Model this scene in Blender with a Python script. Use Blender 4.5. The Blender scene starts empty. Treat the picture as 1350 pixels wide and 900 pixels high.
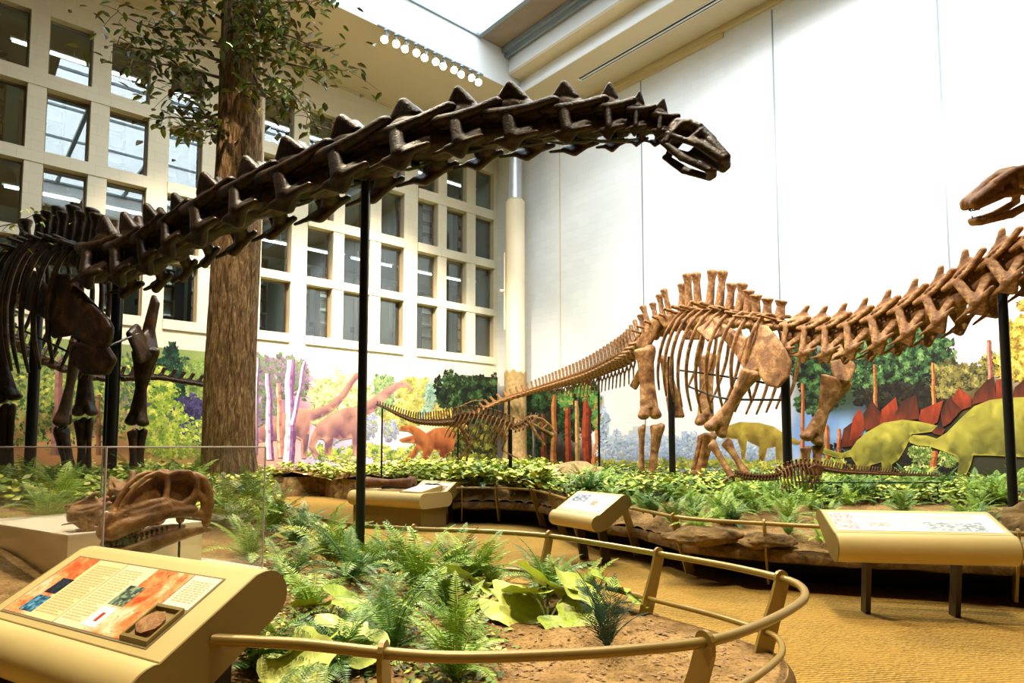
import bpy, bmesh, math, random
from mathutils import Vector, Matrix, noise
from mathutils.geometry import delaunay_2d_cdt
RN = random.Random(11)
SC = bpy.context.scene
COL = SC.collection
PI = math.pi
V3 = Vector

# ------------------------------------------------------------------ camera model
F = 858.0; PIT = math.radians(3.94); CX, CY = 675., 529.; EYE = 1.6
def ray(px, py):
    x = (px-CX)/F; u = (CY-py)/F
    c, s = math.cos(PIT), math.sin(PIT)
    return V3((x, c-u*s, s+u*c))
def at(px, py, Y):
    r = ray(px, py); k = Y/r.y
    return V3((r.x*k, Y, EYE+r.z*k))
def onz(px, py, z):
    r = ray(px, py); k = (z-EYE)/r.z
    return V3((r.x*k, r.y*k, z))
AZ = math.radians(48.87)
UU = V3((math.sin(AZ), math.cos(AZ), 0)); VV = V3((math.cos(AZ), -math.sin(AZ), 0))
CORN = V3((-0.639, 28.0, 0))
MROOM = Matrix.Translation(CORN) @ Matrix(((-UU.x, VV.x, 0, 0), (-UU.y, VV.y, 0, 0), (0, 0, 1, 0), (0, 0, 0, 1)))
def room(a, b, z=0.0): return MROOM @ V3((a, b, z))
def onplane(px, py, axis, off):
    """pixel ray met with the room plane axis=off, in room coordinates (a, b, z)"""
    inv = MROOM.inverted()
    o = inv @ V3((0, 0, EYE)); d = inv.to_3x3() @ ray(px, py)
    k = (off-o[axis])/d[axis]
    return o+d*k

cam = bpy.data.cameras.new('camera'); cam_o = bpy.data.objects.new('camera', cam); COL.objects.link(cam_o)
cam.sensor_width = 36; cam.lens = F/1350*36; cam.shift_y = (CY-450)/1350; cam.clip_end = 200
cam_o.location = (0, 0, EYE); cam_o.rotation_euler = (PI/2+PIT, 0, 0)
SC.camera = cam_o

# ------------------------------------------------------------------ colour and materials
def hx(h, k=1.0):
    h = h.lstrip('#'); out = []
    for i in (0, 2, 4):
        c = int(h[i:i+2], 16)/255
        out.append((c/12.92 if c <= .04045 else ((c+.055)/1.055)**2.4)*k)
    return tuple(out)
class NT:
    def __init__(s, name):
        s.m = bpy.data.materials.new(name); s.m.use_nodes = True
        s.t = s.m.node_tree; s.n = s.t.nodes; s.l = s.t.links
        s.b = s.n['Principled BSDF']; s.out = s.n['Material Output']
        s.tc = s.n.new('ShaderNodeTexCoord')
    def noise(s, scale, detail=4, vec=None, rough=.55, dist=0):
        t = s.n.new('ShaderNodeTexNoise'); t.inputs['Scale'].default_value = scale
        t.inputs['Detail'].default_value = detail; t.inputs['Roughness'].default_value = rough; t.inputs['Distortion'].default_value = dist
        s.l.new(vec or s.tc.outputs['Object'], t.inputs['Vector']); return t.outputs['Fac']
    def ramp(s, fac, stops):
        r = s.n.new('ShaderNodeValToRGB'); e = r.color_ramp.elements
        while len(e) < len(stops): e.new(.5)
        for i, (p, c) in enumerate(stops): e[i].position = p; e[i].color = (*c, 1)
        s.l.new(fac, r.inputs['Fac']); return r.outputs['Color']
    def mix(s, a, b, fac=.5, mode='MIX'):
        m = s.n.new('ShaderNodeMix'); m.data_type = 'RGBA'; m.blend_type = mode
        for v, k in ((fac, 0), (a, 6), (b, 7)):
            if isinstance(v, (int, float)): m.inputs[k].default_value = v
            elif isinstance(v, tuple): m.inputs[k].default_value = (*v, 1)
            else: s.l.new(v, m.inputs[k])
        return m.outputs[2]
    def mapping(s, scale=(1, 1, 1), rot=(0, 0, 0), src='Object'):
        m = s.n.new('ShaderNodeMapping'); m.inputs['Scale'].default_value = scale; m.inputs['Rotation'].default_value = rot
        s.l.new(s.tc.outputs[src], m.inputs['Vector']); return m.outputs['Vector']
    def base(s, v):
        if isinstance(v, tuple): s.b.inputs['Base Color'].default_value = (*v, 1)
        else: s.l.new(v, s.b.inputs['Base Color'])
        return s
    def bump(s, h, strength=.3, dist=.02):
        b = s.n.new('ShaderNodeBump'); b.inputs['Strength'].default_value = strength; b.inputs['Distance'].default_value = dist
        s.l.new(h, b.inputs['Height']); s.l.new(b.outputs['Normal'], s.b.inputs['Normal']); return s
    def set(s, rough=.5, metal=0., spec=None, emit=None, estr=0):
        s.b.inputs['Roughness'].default_value = rough; s.b.inputs['Metallic'].default_value = metal
        if spec is not None: s.b.inputs['Specular IOR Level'].default_value = spec
        if emit: s.b.inputs['Emission Color'].default_value = (*emit, 1); s.b.inputs['Emission Strength'].default_value = estr
        return s
    def attr(s, name='Col'):
        a = s.n.new('ShaderNodeAttribute'); a.attribute_name = name; return a.outputs['Color']
def simple(name, c, rough=.5, metal=0., var=.12, scale=6., bump=0., bscale=None, spec=None):
    t = NT(name); n = t.noise(scale, 5)
    lo = tuple(x*(1-var) for x in c); hi = tuple(min(1, x*(1+var)) for x in c)
    t.base(t.ramp(n, [(.3, lo), (.7, hi)])).set(rough, metal, spec)
    if bump: t.bump(t.noise(bscale or scale*4, 6), bump)
    return t.m
M = {}
def bone_mat(name, dark, mid, light, rough):
    t = NT(name); n = t.noise(5, 7, rough=.65, dist=.4); n2 = t.noise(32, 5)
    c = t.ramp(n, [(.28, dark), (.5, mid), (.74, light)])
    t.base(t.mix(c, dark, t.ramp(n2, [(.52, (0, 0, 0)), (.75, (.55, .55, .55))]))).set(rough, 0, .35)
    t.bump(t.mix(n, n2, .45), .5, .03); return t.m
M['bone_dark'] = bone_mat('backlit_dark_fossil_bone', hx('#140b05'), hx('#2a190b'), hx('#563a1c'), .4)  # backlit darkness of the left skeleton is put into this bone colour
M['bone_tan'] = bone_mat('tan_fossil_bone', hx('#412710'), hx('#8a5c30'), hx('#cfa268'), .6)
M['bone_brown'] = bone_mat('brown_fossil_bone', hx('#3c220e'), hx('#6e4522'), hx('#94693a'), .6)
M['bone_skull'] = bone_mat('brown_skull_cast', hx('#4a2c12'), hx('#926434'), hx('#c4965c'), .5)
M['tooth'] = simple('brown_tooth', hx('#2a1a0c'), .3)
M['steel'] = simple('black_steel', (.006, .006, .006), .35, .3, .2)
M['rail'] = simple('bronze_painted_metal', hx('#947a3c'), .36, .25, .05, 3)
M['panel'] = simple('beige_painted_metal', hx('#c6ae70'), .42, .1, .04, 3)
M['panel_dark'] = simple('shaded_olive_beige_metal', hx('#85703a'), .42, .15, .05, 3)  # panel metal darkened; the end caps get their side shade from this colour
M['leg_metal'] = simple('shaded_olive_leg_metal', hx('#3f3218'), .45, .2, .05, 3)  # legs coloured darker for the shade beneath the panels
M['cream'] = simple('cream_painted_plinth', hx('#e4cfa2'), .55, 0, .03, 2)
M['whiteslab'] = simple('white_laminate', hx('#efe6d0'), .4, 0, .03, 2)
M['paint'] = simple('cream_paint', hx('#ddc89c'), .8, 0, .03, .4, .05, 30)
M['ceil'] = simple('warm_white_ceiling_paint', hx('#d2c0a0'), .85, 0, .02, .5)
M['white'] = simple('white_paint', hx('#eeeeec'), .6, 0, .02, 1)
M['greysteel'] = simple('grey_blue_steel', hx('#8d979c'), .4, .3, .06, 2)
M['brownsoffit'] = simple('brown_soffit', hx('#8d7a66'), .8, 0, .1, 2)
M['frame'] = simple('tan_window_frame', hx('#8a755a'), .5, 0, .06, 3)
M['jamb'] = simple('warm_light_jamb_tan', hx('#dccaa6'), .7, 0, .04, 1.5)  # tan of the warm light on the window reveals, set as their colour
M['black'] = simple('black_matte', (.008, .008, .008), .6)
M['chrome'] = simple('brushed_chrome', (.75, .75, .74), .22, .9, .05)
M['officewall'] = simple('office_grey_green', hx('#8f9d92'), .7, 0, .05, 1)
M['officedoor'] = simple('dark_blue_door', hx('#18222c'), .4, 0, .1, 2)
M['officeceil'] = simple('dim_office_ceiling', hx('#5c5a4c'), .8, 0, .06, 1)
M['shelf'] = simple('dark_metal_shelf', hx('#23262a'), .5, .2, .1, 3)
M['pipe'] = simple('cream_column_paint', hx('#f0ddba'), .5, 0, .02, 1)
M['pipetop'] = simple('silver_duct', hx('#cfd6de'), .35, .5, .04, 2)

def emis(name, c, s):
    t = NT(name); t.base(c).set(.5, emit=c, estr=s); return t.m
M['lamp'] = emis('lamp_glow', (1., .78, .5), 60)
M['tube'] = emis('fluorescent_glow', (.9, 1., .95), 7)
def glass_mat(name, tint, f0, rough=.0):
    t = NT(name); t.n.remove(t.b)
    tr = t.n.new('ShaderNodeBsdfTransparent'); tr.inputs['Color'].default_value = (*tint, 1)
    gl = t.n.new('ShaderNodeBsdfGlossy'); gl.inputs['Roughness'].default_value = rough
    lw = t.n.new('ShaderNodeLayerWeight'); lw.inputs['Blend'].default_value = .5
    pw = t.n.new('ShaderNodeMath'); pw.operation = 'POWER'; pw.inputs[1].default_value = 3.5; t.l.new(lw.outputs['Facing'], pw.inputs[0])
    ma = t.n.new('ShaderNodeMath'); ma.operation = 'MULTIPLY_ADD'; ma.inputs[1].default_value = .75; ma.inputs[2].default_value = f0; ma.use_clamp = True; t.l.new(pw.outputs[0], ma.inputs[0])
    mx = t.n.new('ShaderNodeMixShader')
    t.l.new(ma.outputs[0], mx.inputs['Fac']); t.l.new(tr.outputs[0], mx.inputs[1]); t.l.new(gl.outputs[0], mx.inputs[2])
    t.l.new(mx.outputs[0], t.out.inputs['Surface']); return t.m
M['glass'] = glass_mat('window_glass', (.85, .92, .9), .15)
M['acrylic'] = glass_mat('acrylic_case', (.97, .97, .96), .035)
M['acrylic_edge'] = simple('acrylic_edge', hx('#c9b8b4'), .15, 0, .05)
M['skyglass'] = glass_mat('skylight_glass', (.97, .99, 1.), .04)

def attr_mat(name, rough=.6, var=.15, scale=8, trans=0.):
    t = NT(name); n = t.noise(scale, 4)
    c = t.mix(t.attr(), t.ramp(n, [(.3, (1-var,)*3), (.7, (1,)*3)]), 1.0, 'MULTIPLY')
    t.base(c).set(rough, 0, .3)
    return t.m
M['mural'] = attr_mat('mural_paint', .75, .1, 3)
M['print'] = attr_mat('printed_graphic', .3, .04, 12)
M['leaf'] = attr_mat('painted_leaf', .45, .25, 9)
M['rockcol'] = attr_mat('tinted_rock', .9, .35, 7)
def leaf_mat(name, c0, c1, c2, rough=.45):
    t = NT(name); oi = t.n.new('ShaderNodeObjectInfo'); n = t.noise(7, 4)
    mm = t.n.new('ShaderNodeMath'); mm.operation = 'MULTIPLY_ADD'; mm.inputs[1].default_value = .45; mm.inputs[2].default_value = 0
    t.l.new(oi.outputs['Random'], mm.inputs[0])
    ad = t.n.new('ShaderNodeMath'); ad.operation = 'ADD'; t.l.new(mm.outputs[0], ad.inputs[0])
    m2 = t.n.new('ShaderNodeMath'); m2.operation = 'MULTIPLY'; m2.inputs[1].default_value = .6; t.l.new(n, m2.inputs[0]); t.l.new(m2.outputs[0], ad.inputs[1])
    t.base(t.ramp(ad.outputs[0], [(.2, c0), (.5, c1), (.85, c2)])).set(rough, 0, .35)
    return t.m
M['fern'] = leaf_mat('green_fern_leaf', hx('#4a6e22'), hx('#84a83c'), hx('#bccf5c'))
M['fern_dark'] = leaf_mat('dark_fern_leaf', hx('#2c5226'), hx('#57803a'), hx('#98b65c'))
M['cycad'] = leaf_mat('blue_green_cycad_leaf', hx('#12302b'), hx('#25503f'), hx('#47765a'), .4)
M['broad'] = leaf_mat('yellow_green_broad_leaf', hx('#86a030'), hx('#bccb52'), hx('#dfe284'), .4)
M['stem'] = simple('green_brown_stem', hx('#6f7a3a'), .6)

t = NT('orange_map_print'); v_ = t.noise(5, 3, None, .6, .6); v2 = t.noise(70, 5, None, .7); v3 = t.noise(22, 6, None, .75, 1.2)
c = t.ramp(t.mix(v_, v3, .35), [(.36, hx('#c63a1c')), (.46, hx('#d96a34')), (.55, hx('#e6a062')), (.64, hx('#f3d9ae'))])
t.base(t.mix(c, hx('#5a2a16'), t.ramp(v2, [(.57, (0, 0, 0)), (.66, (.85, .85, .85))]))).set(.3); M['map'] = t.m
# carpet: fine ribbed weave
t = NT('golden_ribbed_carpet')
wv = t.n.new('ShaderNodeTexWave'); wv.inputs['Scale'].default_value = 8; wv.inputs['Distortion'].default_value = 4; wv.inputs['Detail'].default_value = 3; wv.inputs['Detail Scale'].default_value = 3
t.l.new(t.mapping((1, 1, 1), (0, 0, math.radians(82))), wv.inputs['Vector'])
nz = t.noise(1., 5, t.mapping((22, 75, 1), (0, 0, math.radians(-8)))); nb = t.noise(1.2, 3)
c = t.ramp(wv.outputs['Fac'], [(.08, hx('#5f4819')), (.4, hx('#957538')), (.9, hx('#b08f4b'))])
c = t.mix(c, hx('#7d5f28'), t.ramp(nz, [(.45, (0, 0, 0)), (.7, (.8, .8, .8))]))
t.base(t.mix(c, hx('#a9823a'), t.ramp(nb, [(.35, (0, 0, 0)), (.7, (.4, .4, .4))]))).set(.95, 0, .1)
t.bump(t.mix(wv.outputs['Fac'], nz, .4), .5, .01); M['carpet'] = t.m
# soil
t = NT('red_brown_soil'); n = t.noise(3, 7, rough=.7); n2 = t.noise(45, 5)
c = t.ramp(n, [(.3, hx('#66502c')), (.5, hx('#98784a')), (.75, hx('#bd9c68'))])
t.base(t.mix(c, hx('#3d2411'), t.ramp(n2, [(.5, (0, 0, 0)), (.72, (.75, .75, .75))]))).set(.95, 0, .1)
t.bump(t.mix(n, n2, .6), 1., .04); M['soil'] = t.m
M['chip'] = simple('bark_chip', hx('#8a6a44'), .9, 0, .35, 20)
# moulded rock edge
t = NT('moulded_rock'); n = t.noise(4, 8, rough=.7, dist=.6)
t.base(t.ramp(n, [(.3, hx('#3a2a14')), (.5, hx('#7a6038')), (.72, hx('#a88a58'))])).set(.85, 0, .2); t.bump(n, 1., .06); M['rock'] = t.m
M['shade_void'] = simple('shade_dark_base', hx('#150e08'), .8)  # near-black colour carries the shade under the bed rims and the nearest panel
# bark
t = NT('tree_bark'); mp = t.mapping((14, 14, 2.4)); n = t.noise(1.5, 8, mp, .7, .9); n2 = t.noise(9, 4)
t.base(t.mix(t.ramp(n, [(.36, hx('#46301c')), (.5, hx('#8d6d48')), (.64, hx('#c7a67a'))]), hx('#5a4436'), t.ramp(n2, [(.5, (0, 0, 0)), (.7, (.4, .4, .4))]))).set(.9, 0, .15)
t.bump(n, 1., .12); M['bark'] = t.m
M['stump'] = simple('pale_wood_stump', hx('#a88a58'), .85, 0, .3, 9, .5, 14)
M['twig'] = simple('brown_twig', hx('#5d4430'), .8)
def brick_mat(name, base, mort, axis, bw=.4, rough=.55, bump=.25):
    t = NT(name); s = t.n.new('ShaderNodeSeparateXYZ'); t.l.new(t.tc.outputs['Object'], s.inputs[0])
    cb = t.n.new('ShaderNodeCombineXYZ'); t.l.new(s.outputs[axis], cb.inputs[0]); t.l.new(s.outputs[2], cb.inputs[1])
    br = t.n.new('ShaderNodeTexBrick'); t.l.new(cb.outputs[0], br.inputs['Vector'])
    br.inputs['Scale'].default_value = 1; br.inputs['Brick Width'].default_value = bw; br.inputs['Row Height'].default_value = bw/2
    br.inputs['Mortar Size'].default_value = .008; br.inputs['Mortar Smooth'].default_value = .3
    br.inputs['Color1'].default_value = (*base, 1); br.inputs['Color2'].default_value = (*(x*.96 for x in base), 1); br.inputs['Mortar'].default_value = (*mort, 1)
    n = t.noise(.8, 5)
    t.base(t.mix(br.outputs['Color'], t.ramp(n, [(.3, (.95,)*3), (.7, (1,)*3)]), 1., 'MULTIPLY')).set(rough, 0, .3)
    iv = t.n.new('ShaderNodeMath'); iv.operation = 'SUBTRACT'; iv.inputs[0].default_value = 1; t.l.new(br.outputs['Fac'], iv.inputs[1])
    t.bump(t.mix(iv.outputs[0], t.noise(2.2, 4), .25), bump, .02); return t.m
M['wall_white'] = brick_mat('white_painted_block', hx('#f4f4f3'), hx('#eceae6'), 1, .6, .5, .15)
M['wall_cream'] = brick_mat('cream_painted_block', hx('#f0e4c8'), hx('#e6d7b4'), 0, .6, .7, .15)
M['wall_side'] = brick_mat('bounce_cutting_brown_block', hx('#5a4a38'), hx('#4a3c2c'), 0, .6)  # unseen walls behind the camera, coloured dark to hold down bounce light

# ------------------------------------------------------------------ mesh helpers
def rmat(d, up=V3((0, 0, 1))):
    d = d.normalized(); s = up.cross(d)
    if s.length < 1e-5: s = V3((1, 0, 0)).cross(d)
    s.normalize(); return s, d.cross(s)
class MB:
    def __init__(s): s.v = []; s.f = []; s.c = []; s.cur = None; s.raw = False
    def add(s, vs, fs, col=None):
        b = len(s.v); s.v.extend(tuple(v) for v in vs); s.f.extend(tuple(b+i for i in f) for f in fs)
        s.c.extend([col if col is not None else s.cur]*len(fs)); return s
    def box(s, lo, hi, mtx=None, col=None):
        x0, y0, z0 = lo; x1, y1, z1 = hi
        vs = [V3(p) for p in ((x0, y0, z0), (x1, y0, z0), (x1, y1, z0), (x0, y1, z0), (x0, y0, z1), (x1, y0, z1), (x1, y1, z1), (x0, y1, z1))]
        if mtx: vs = [mtx @ v for v in vs]
        return s.add(vs, [(0, 3, 2, 1), (4, 5, 6, 7), (0, 1, 5, 4), (1, 2, 6, 5), (2, 3, 7, 6), (3, 0, 4, 7)], col)
    def tube(s, pts, rad, n=8, cap=True, flat=1., up=V3((0, 0, 1)), col=None):
        pts = [V3(p) for p in pts]; m = len(pts)
        if not hasattr(rad, '__len__'): rad = [rad]*m
        vs = []; fs = []
        for i, p in enumerate(pts):
            d = pts[min(i+1, m-1)]-pts[max(i-1, 0)]
            a, b = rmat(d, up)
            for k in range(n):
                t = 2*PI*k/n; vs.append(p+a*(math.cos(t)*rad[i])+b*(math.sin(t)*rad[i]*flat))
        for i in range(m-1):
            for k in range(n):
                k2 = (k+1) % n; fs.append((i*n+k, i*n+k2, (i+1)*n+k2, (i+1)*n+k))
        if cap: fs.append(tuple(range(n-1, -1, -1))); fs.append(tuple((m-1)*n+k for k in range(n)))
        return s.add(vs, fs, col)
    def poly(s, pts, col=None): return s.add(pts, [tuple(range(len(pts)))], col)
    def prism(s, pts, ext, col=None):
        """closed outline pts pushed along the vector ext"""
        n = len(pts); pts = [V3(p) for p in pts]; e = V3(ext)
        fs = [tuple(range(n-1, -1, -1)), tuple(n+i for i in range(n))]+[(i, (i+1) % n, n+(i+1) % n, n+i) for i in range(n)]
        return s.add(pts+[p+e for p in pts], fs, col)
    def mesh(s, name, smooth=None):
        me = bpy.data.meshes.new(name); me.from_pydata(s.v, [], s.f)
        if any(c is not None for c in s.c):
            ca = me.color_attributes.new('Col', 'FLOAT_COLOR', 'CORNER'); buf = []
            for p, c in zip(me.polygons, s.c):
                if isinstance(c, list):
                    for q in c: buf += [*q, 1]
                else: buf += list((*(c or (1, 1, 1)), 1))*p.loop_total
            ca.data.foreach_set('color', buf)
        bm = bmesh.new(); bm.from_mesh(me); bmesh.ops.recalc_face_normals(bm, faces=bm.faces) if not s.raw else None; bm.to_mesh(me); bm.free()
        if smooth is not None: shade(me, smooth)
        return me
def shade(me, ang=40):
    me.polygons.foreach_set('use_smooth', [True]*len(me.polygons))
    if ang < 170: me.set_sharp_from_angle(angle=math.radians(ang))
def loc_of(o): return Matrix.Translation(o.location) @ o.rotation_euler.to_matrix().to_4x4()
def obj(name, me, mat, parent=None, smooth=None, mtx=None):
    if isinstance(me, MB): me = me.mesh(name, smooth)
    if mat is not None and not me.materials: me.materials.append(M[mat] if isinstance(mat, str) else mat)
    o = bpy.data.objects.new(name, me); COL.objects.link(o)
    if parent is not None:
        o.parent = parent
        o.matrix_basis = world(parent).inverted() @ (mtx if mtx is not None else Matrix.Identity(4))
    elif mtx is not None: o.matrix_basis = mtx
    return o
def world(o):
    m = o.matrix_basis.copy()
    if o.parent is not None: m = world(o.parent) @ m
    return m
def tag(o, label, cat, group=None, kind=None):
    o['label'] = label; o['category'] = cat
    if group: o['group'] = group
    if kind: o['kind'] = kind
    return o
def thing(name, label, cat, loc=(0, 0, 0), group=None):
    o = bpy.data.objects.new(name, None); COL.objects.link(o); o.location = loc; o.empty_display_size = .1
    return tag(o, label, cat, group)
def struct(name, me, mat, smooth=None, mtx=None, parent=None):
    o = obj(name, me, mat, parent, smooth, mtx)
    if parent is None: o['kind'] = 'structure'
    return o
def copy_tree(o, parent=None):
    c = o.copy(); COL.objects.link(c)
    if parent is not None: c.parent = parent
    for ch in list(o.children): copy_tree(ch, c)
    return c
# bone building: convex hulls of ellipsoids, fused by voxel remesh
SPH = []
for i in range(1, 6):
    for k in range(10):
        th = PI*i/6; ph = 2*PI*k/10; SPH.append((math.sin(th)*math.cos(ph), math.sin(th)*math.sin(ph), math.cos(th)))
SPH += [(0, 0, 1), (0, 0, -1)]
def E(x, y, z, rx, ry=None, rz=None): return (x, y, z, rx, rx if ry is None else ry, rx if rz is None else rz)
def sym(prims):
    return prims+[[(x, -y, z, a, b, c) for (x, y, z, a, b, c) in p] for p in prims]
def fused(name, prims, vox, smooth=2, mtx=None):
    bm = bmesh.new()
    for p in prims:
        vs = []
        for (x, y, z, a, b, c) in p:
            for (u, v, w) in SPH: vs.append(bm.verts.new((x+u*a, y+v*b, z+w*c)))
        r = bmesh.ops.convex_hull(bm, input=vs)
        dead = [g for g in set(r['geom_interior']) | set(r['geom_unused']) if isinstance(g, bmesh.types.BMVert)]
        bmesh.ops.delete(bm, geom=dead, context='VERTS')
    me = bpy.data.meshes.new('tmp'); bm.to_mesh(me); bm.free()
    o = bpy.data.objects.new('tmp', me); COL.objects.link(o)
    m = o.modifiers.new('r', 'REMESH'); m.mode = 'VOXEL'; m.voxel_size = vox
    if smooth: s = o.modifiers.new('s', 'SMOOTH'); s.factor = .5; s.iterations = smooth
    dg = bpy.context.evaluated_depsgraph_get()
    out = bpy.data.meshes.new_from_object(o.evaluated_get(dg)); out.name = name
    bpy.data.objects.remove(o); bpy.data.meshes.remove(me)
    if mtx is not None: out.transform(mtx)
    shade(out, 180); return out
def spline(pts, n):
    """Catmull-Rom through pts, n samples evenly by length"""
    P = [V3(p) for p in pts]; P = [P[0]*2-P[1]]+P+[P[-1]*2-P[-2]]; dense = []
    for i in range(1, len(P)-2):
        for k in range(24):
            t = k/24; a, b, c, d = P[i-1:i+3]
            dense.append(.5*((2*b)+(c-a)*t+(2*a-5*b+4*c-d)*t*t+(3*b-a-3*c+d)*t**3))
    dense.append(P[-2]); L = [0]
    for i in range(1, len(dense)): L.append(L[-1]+(dense[i]-dense[i-1]).length)
    out = []; j = 0
    for k in range(n):
        s = L[-1]*k/(n-1)
        while j < len(L)-2 and L[j+1] < s: j += 1
        t = (s-L[j])/max(1e-9, L[j+1]-L[j]); out.append(dense[j].lerp(dense[j+1], min(1, max(0, t))))
    return out

# ================================================================== BONES
ZU = V3((0, 0, 1))
def vm(p, d, L, W=None, H=None, up=ZU):
    d = d.normalized(); y = up.cross(d).normalized(); z = d.cross(y)
    W = W or L; H = H or L
    return Matrix(((d.x*L, y.x*W, z.x*H, p.x), (d.y*L, y.y*W, z.y*H, p.y), (d.z*L, y.z*W, z.z*H, p.z), (0, 0, 0, 1)))
CERV_LONG = fused('cervical_vertebra_long', [
    [E(-.54, 0, -.06, .07, .23, .22), E(-.1, 0, -.04, .08, .18, .17)], [E(-.1, 0, -.04, .08, .18, .17), E(.42, 0, -.06, .16, .22, .2)],
    [E(-.36, 0, .16, .2, .2, .18), E(.32, 0, .16, .22, .19, .15), E(0, 0, .0, .36, .17, .14)],
    [E(-.44, 0, .32, .12, .15, .07), E(.3, 0, .27, .14, .15, .06), E(-.2, 0, .42, .16, .14, .07)], [E(-.4, 0, .42, .08, .1, .06), E(.08, 0, .4, .12, .1, .05), E(-.22, 0, .56, .15, .1, .07)]]+sym([
    [E(-.34, .05, .5, .1, .07, .06), E(.0, .05, .48, .1, .07, .06), E(-.2, .10, .70, .08, .06, .06)],
    [E(-.5, .22, .2, .1, .08, .1), E(-.12, .27, .17, .11, .08, .09)], [E(-.12, .27, .17, .11, .08, .09), E(.22, .25, .22, .1, .08, .07)], [E(.22, .25, .22, .1, .07, .07), E(.58, .2, .32, .12, .08, .07)],
    [E(-.1, .26, .14, .12, .08, .1), E(.02, .33, -.22, .11, .06, .08)], [E(.3, .16, -.08, .14, .08, .1), E(.05, .32, -.24, .11, .06, .07)],
    [E(.42, .29, -.2, .045), E(.04, .32, -.27, .13, .055, .07)], [E(.2, .31, -.24, .07, .05, .06), E(-.2, .3, -.3, .07, .05, .06), E(.02, .24, -.40, .08, .06, .06)],
    [E(.0, .31, -.29, .09, .05, .06), E(-.48, .28, -.34, .026)]]), .02)
CERV_BROAD = fused('cervical_vertebra_broad', [
    [E(-.54, 0, -.12, .07, .3, .3), E(-.1, 0, -.1, .06, .2, .22)], [E(-.1, 0, -.1, .06, .2, .22), E(.42, 0, -.12, .15, .28, .28)],
    [E(-.32, 0, .22, .18, .14, .2), E(.3, 0, .3, .2, .14, .2), E(0, 0, .05, .34, .14, .12)],
    [E(-.48, 0, .48, .08, .1, .07), E(.36, 0, .62, .1, .1, .07), E(.12, 0, .86, .14, .09, .07)], [E(.08, 0, .82, .16, .09, .07), E(.24, 0, 1.1, .09, .09, .08)]]+sym([
    [E(-.56, .36, .28, .1, .1, .1), E(-.2, .44, .26, .09, .09, .08)], [E(-.2, .44, .26, .09, .09, .08), E(.22, .42, .38, .09, .08, .08)], [E(.22, .42, .38, .09, .08, .08), E(.66, .34, .68, .12, .12, .1)],
    [E(-.54, .34, .34, .07, .07, .05), E(.6, .34, .66, .08, .07, .05), E(-.42, .03, .48, .08, .07, .05), E(.38, .03, .64, .08, .07, .05)],
    [E(-.18, .44, .2, .14, .09, .12), E(-.06, .6, -.62, .14, .09, .12)], [E(.34, .24, -.12, .16, .11, .13), E(.0, .57, -.62, .13, .09, .1)],
    [E(.46, .56, -.5, .06), E(-.02, .6, -.68, .14, .075, .1)], [E(.24, .58, -.58, .08, .055, .08), E(-.3, .57, -.74, .08, .055, .07), E(-.05, .44, -1.0, .1, .06, .08)],
    [E(-.08, .58, -.72, .1, .065, .08), E(-.66, .54, -.84, .04)]]), .036)
DORS = fused('dorsal_vertebra', [
    [E(-.46, 0, 0, .06, .4, .4), E(0, 0, .05, .06, .26, .28)], [E(0, 0, .05, .06, .26, .28), E(.46, 0, 0, .08, .4, .4)],
    [E(-.2, 0, .5, .25, .22, .2), E(.15, 0, .5, .2, .22, .2), E(0, 0, .2, .3, .2, .1)],
    [E(-.1, 0, .8, .34, .2, .12), E(-.16, 0, 2.1, .25, .16, .1)], [E(-.16, 0, 2.0, .25, .16, .1), E(-.22, 0, 2.48, .36, .3, .12)]]+sym([
    [E(0, .2, .65, .2, .1, .1), E(-.05, 1.15, .85, .14, .1, .1)], [E(.1, .2, .5, .2, .1, .1), E(.55, .22, .6, .12, .12, .08)],
    [E(-.1, .2, .6, .2, .1, .1), E(-.55, .22, .7, .12, .12, .08)]]), .055)
CAUD = fused('caudal_vertebra', [
    [E(-.46, 0, 0, .06, .44, .44), E(0, 0, .02, .06, .32, .34)], [E(0, 0, .02, .06, .32, .34), E(.46, 0, 0, .08, .44, .44)],
    [E(-.1, 0, .45, .32, .2, .14), E(-.3, 0, 1.0, .2, .14, .1)], [E(-.3, 0, 1.0, .2, .14, .1), E(-.46, 0, 1.7, .22, .17, .12)]]+sym([
    [E(0, .3, .1, .22, .1, .12), E(-.1, .8, .05, .14, .1, .08)], [E(.2, .12, .5, .15, .08, .1), E(.62, .14, .6, .1, .07, .07)]]), .055)
CAUD_ROD = fused('rod_vertebra', [[E(-.48, 0, 0, .05, .3, .3), E(0, 0, 0, .05, .22, .22)], [E(0, 0, 0, .05, .22, .22), E(.48, 0, 0, .05, .3, .3)],
    [E(-.2, 0, .2, .2, .1, .1), E(-.5, 0, .5, .12, .08, .08)]], .06)
CHEV = fused('chevron', sym([[E(0, .18, -.42, .1, .08, .08), E(-.12, .03, -.85, .09, .06, .08)]])+[[E(-.12, 0, -.85, .1, .07, .08), E(-.4, 0, -1.6, .09, .06, .08)]], .05)
TOOTH = MB(); TOOTH.tube([(0, 0, 0), (.06, 0, -.4), (.05, 0, -.75), (-.08, 0, -1)], [.2, .27, .2, .03], 7); TOOTH = TOOTH.mesh('tooth', 180)

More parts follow.
